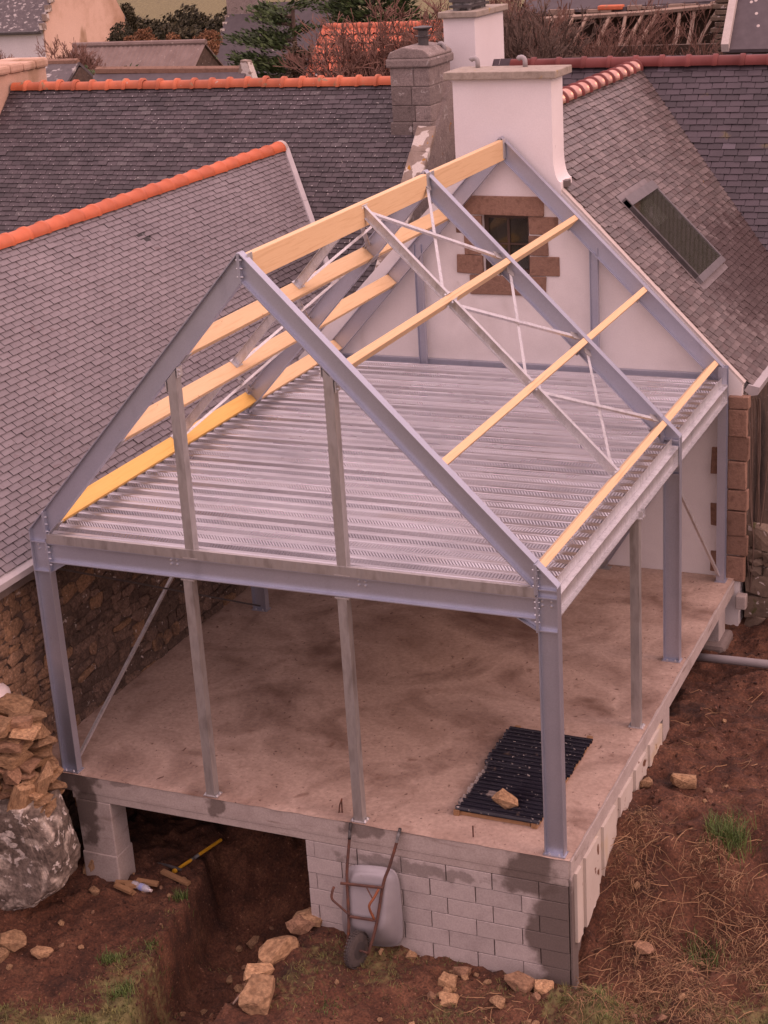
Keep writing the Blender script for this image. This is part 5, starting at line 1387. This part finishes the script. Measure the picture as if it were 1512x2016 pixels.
# ------------------------------------------------------------------ right hand side: pipe, stone wall, plants
tag(MB().tube([(5.60, 5.86, -.53), (6.2, 5.78, -.47), (6.70, 5.69, -.42), (7.4, 5.6, -.37)], .055, 12).build("drain_pipe", M_pipe, smooth=True), "grey plastic drain pipe running out from under the slab", "pipe")
RW = thing("old_stone_wall", (6.5, 7.6, -.8), "old lichened stone wall between the slab corner and the right edge", "stone wall")
rwm = MB().box((6.02, 7.52, -1.0), (8.2, 7.9, .34)).build("core", M_rubm, RW)
rs = []
R = random.Random(6); z = -.95
while z < .40:
    h = R.uniform(.10, .16) if (-.1 < z < .25) else R.uniform(.26, .36); x = 6.0
    while x < 8:
        ww = h * R.uniform(1.4, 2.4); rs.append((x + ww / 2, z + h / 2, ww, h)); x += ww
    z += h
rubble_face(rwm, M_rstone, rs, 200, 7, lambda u, v: Matrix(((1, 0, 0, u), (0, 0, -1, 7.50 + .03 * noise.noise(V((u * 3, v * 3, 0)))), (0, 1, 0, v), (0, 0, 0, 1))))
tag(MB().box((5.93, 7.20, -.40), (6.07, 7.34, -.20)).build("corner_block", M_conc, bevel=.015), "square pale concrete block at the slab's back corner", "block")
bush("dark_ivy", "dark ivy foliage on the house wall at the right edge", [((6.45, 8.6, 1.5), (.42, .5, 1.2)), ((6.6, 8.4, .8), (.4, .4, .6))], M_bush, 5000, .045, 41, "ivy")
iv = MB(); R = random.Random(9)
for k in range(9):
    x = 6.06 + R.uniform(0, .12); p = V((x, 7.42 + R.uniform(0, .2), -.2)); pts = [p]
    for j in range(7): p = p + V((R.gauss(0, .02), R.gauss(0, .02), .38)); pts.append(p)
    iv.tube(pts, .009, 4)
tag(iv.build("ivy_stems", M_bark2), "bare ivy stems climbing the stone corner of the gable house", "ivy stems", kind="stuff")

# clods of earth and grit, too many to count
M_clod = pm("earth_clod", [(.05, .02, .012), (.12, .055, .033)], 5, 6, rough=.97, rv=.4, bump=.5)
R = random.Random(71); cl = MB(); libc = [hull_mesh("clod", 500 + i, M_clod, 12, .4) for i in range(6)]
for k in range(5200):
    q = R.random()
    if q < .30: x, y = R.uniform(-.4, 2.0), R.uniform(-2.6, .6)
    elif q < .48: x, y = R.uniform(1.5, 3.0), R.uniform(-1.9, 1.4)
    elif q < .68: x, y = R.uniform(3.0, 5.9), R.uniform(-1.6, -.05)
    else: x, y = R.uniform(5.95, 8.0), R.uniform(-.8, 7.0)
    s_ = .010 + (.030 if q < .68 else .055) * R.random() ** 3; m_ = libc[k % 6]; Mx_ = TRS((x, y, H(x, y) + s_ * .1), (s_ * R.uniform(.8, 1.5), s_, s_ * .8), R.random() * 3, R.random() * 3, R.random() * 6)
    cl.rv = R.random(); cl.add([Mx_ @ v.co for v in m_.vertices], [tuple(p.vertices) for p in m_.polygons])
tag(cl.build("soil_clods", M_clod, use_r=True), "crumbs and clods of red earth over the ground", "soil", kind="stuff")

# grass, dry stalks
R = random.Random(100); g = MB(); cnt = 0
def blade(b, x, y, h, lean, wd=.004):
    z = H(x, y); a = R.uniform(0, 6.28); d = V((math.cos(a), math.sin(a), 0)); s = V((-d.y, d.x, 0)) * wd
    p = V((x, y, z - .01)); m_ = p + V((0, 0, h * .6)) + d * lean * h * .35; t_ = p + V((0, 0, h * .92)) + d * lean * h
    b.rv = R.random(); b.add([p - s, p + s, m_ + s * .7, m_ - s * .7, t_], [(0, 1, 2, 3), (3, 2, 4)])
tries = 0
while cnt < 40000 and tries < 330000:
    tries += 1
    if R.random() < .6: x, y = R.uniform(-.1, 5.8), R.uniform(-2.6, .3)
    else: x, y = R.uniform(5.8, 8.2), R.uniform(-1, 3)
    if R.random() < max(0, veg(x, y) - .25) ** 1.3 * (1.3 if x > 5.8 else .8) * (1 if noise.noise(V((x * 7, y * 7, 1))) > -.05 else .15):
        blade(g, x, y, R.uniform(.02, .065), R.uniform(.3, 1.4), .0035); cnt += 1
tag(g.build("grass", M_grass, use_r=True), "short patchy grass on the earth around the foundation", "grass", kind="stuff")
def tuft(x, y, n, h, sp, lab):
    b = MB()
    for k in range(n): blade(b, x + R.gauss(0, sp), y + R.gauss(0, sp), R.uniform(.5, 1.1) * h, R.uniform(.2, 1.0), .004)
    tag(b.build("grass_tuft", M_grass2, use_r=True), lab, "grass tuft", "grass tufts")
M_grass2 = pm("green_blade", [(.050, .095, .018), (.11, .15, .035)], 2, 4, rough=.65, rv=.4)
for (x, y, n, h, sp, lab) in ((1.44, -.12, 90, .13, .045, "leafy green tuft on the trench edge under the slab front"), (1.62, -1.0, 120, .08, .07, "green tuft halfway along the grassy side of the trench"), (1.30, -1.35, 220, .09, .06, "dense green tuft in the turf left of the trench"),
                              (1.72, -1.78, 220, .12, .07, "bright green tuft by the lower end of the trench"), (7.05, 1.75, 420, .24, .11, "large green grass tuft on the bank at the right edge"), (7.02, .80, 200, .13, .10, "green tuft low on the bank below the large tuft"),
                              (3.75, -1.2, 120, .06, .10, "thin green tuft on the turf below the wheelbarrow wheel"), (6.35, -.25, 260, .07, .16, "spreading green tuft on the turf beyond the wall corner")):
    tuft(x, y, n, h, sp, lab)
st = MB(); R = random.Random(66)
for k in range(430):
    if k < 300: x = R.uniform(5.98, 7.7); y = R.uniform(-.2, 1.5) + .35 * (x - 6) * R.random()
    elif k < 380: x, y = R.uniform(6.0, 7.6), R.uniform(1.4, 5.2)
    else: x, y = R.uniform(4.6, 6.2), R.uniform(-.9, -.15)
    p = V((x, y, H(x, y) + .01)); a = R.uniform(-2.6, -.2) if R.random() < .7 else R.uniform(0, 6.28); d = V((math.cos(a), math.sin(a), R.uniform(.0, .7))).normalized(); L_ = R.uniform(.12, .5) * (1 if k < 300 else .6); pts = [p]
    for j in range(4):
        d = (d + V((R.gauss(0, .22), R.gauss(0, .22), R.gauss(-.18, .12)))).normalized(); p = p + d * L_ / 4; p.z = max(p.z, H(p.x, p.y) + .008); pts.append(p)
    st.rv = R.random(); st.tube(pts, [.0042, .004, .0036, .003, .002], 3, caps=False)
for k in range(5200):
    x = R.uniform(5.98, 7.9); y = R.uniform(-.45, 1.9) + .3 * (x - 6) * R.random()
    if noise.noise(V((x * 1.6, y * 1.6, 2.0))) < -.12 + .25 * sm(1.2, 2.4, y): continue
    z_ = H(x, y); a = -1.4 + R.gauss(0, .9); L_ = R.uniform(.05, .17); d = V((math.cos(a), math.sin(a), R.uniform(-.35, .5)))
    p = V((x, y, z_ + .012)); m_ = p + d * L_ * .5 + V((0, 0, .02)); e = m_ + d * L_ * .5 + V((R.gauss(0, .02), R.gauss(0, .02), -.03)); sd_ = V((-d.y, d.x, 0)) * .0026
    st.rv = R.random(); st.add([p - sd_, p + sd_, m_ + sd_, m_ - sd_, e], [(0, 1, 2, 3), (3, 2, 4)])
tag(st.build("dry_stalks", M_straw, use_r=True), "dry brown stalks strewn over the earth bank", "dry stalks", kind="stuff")
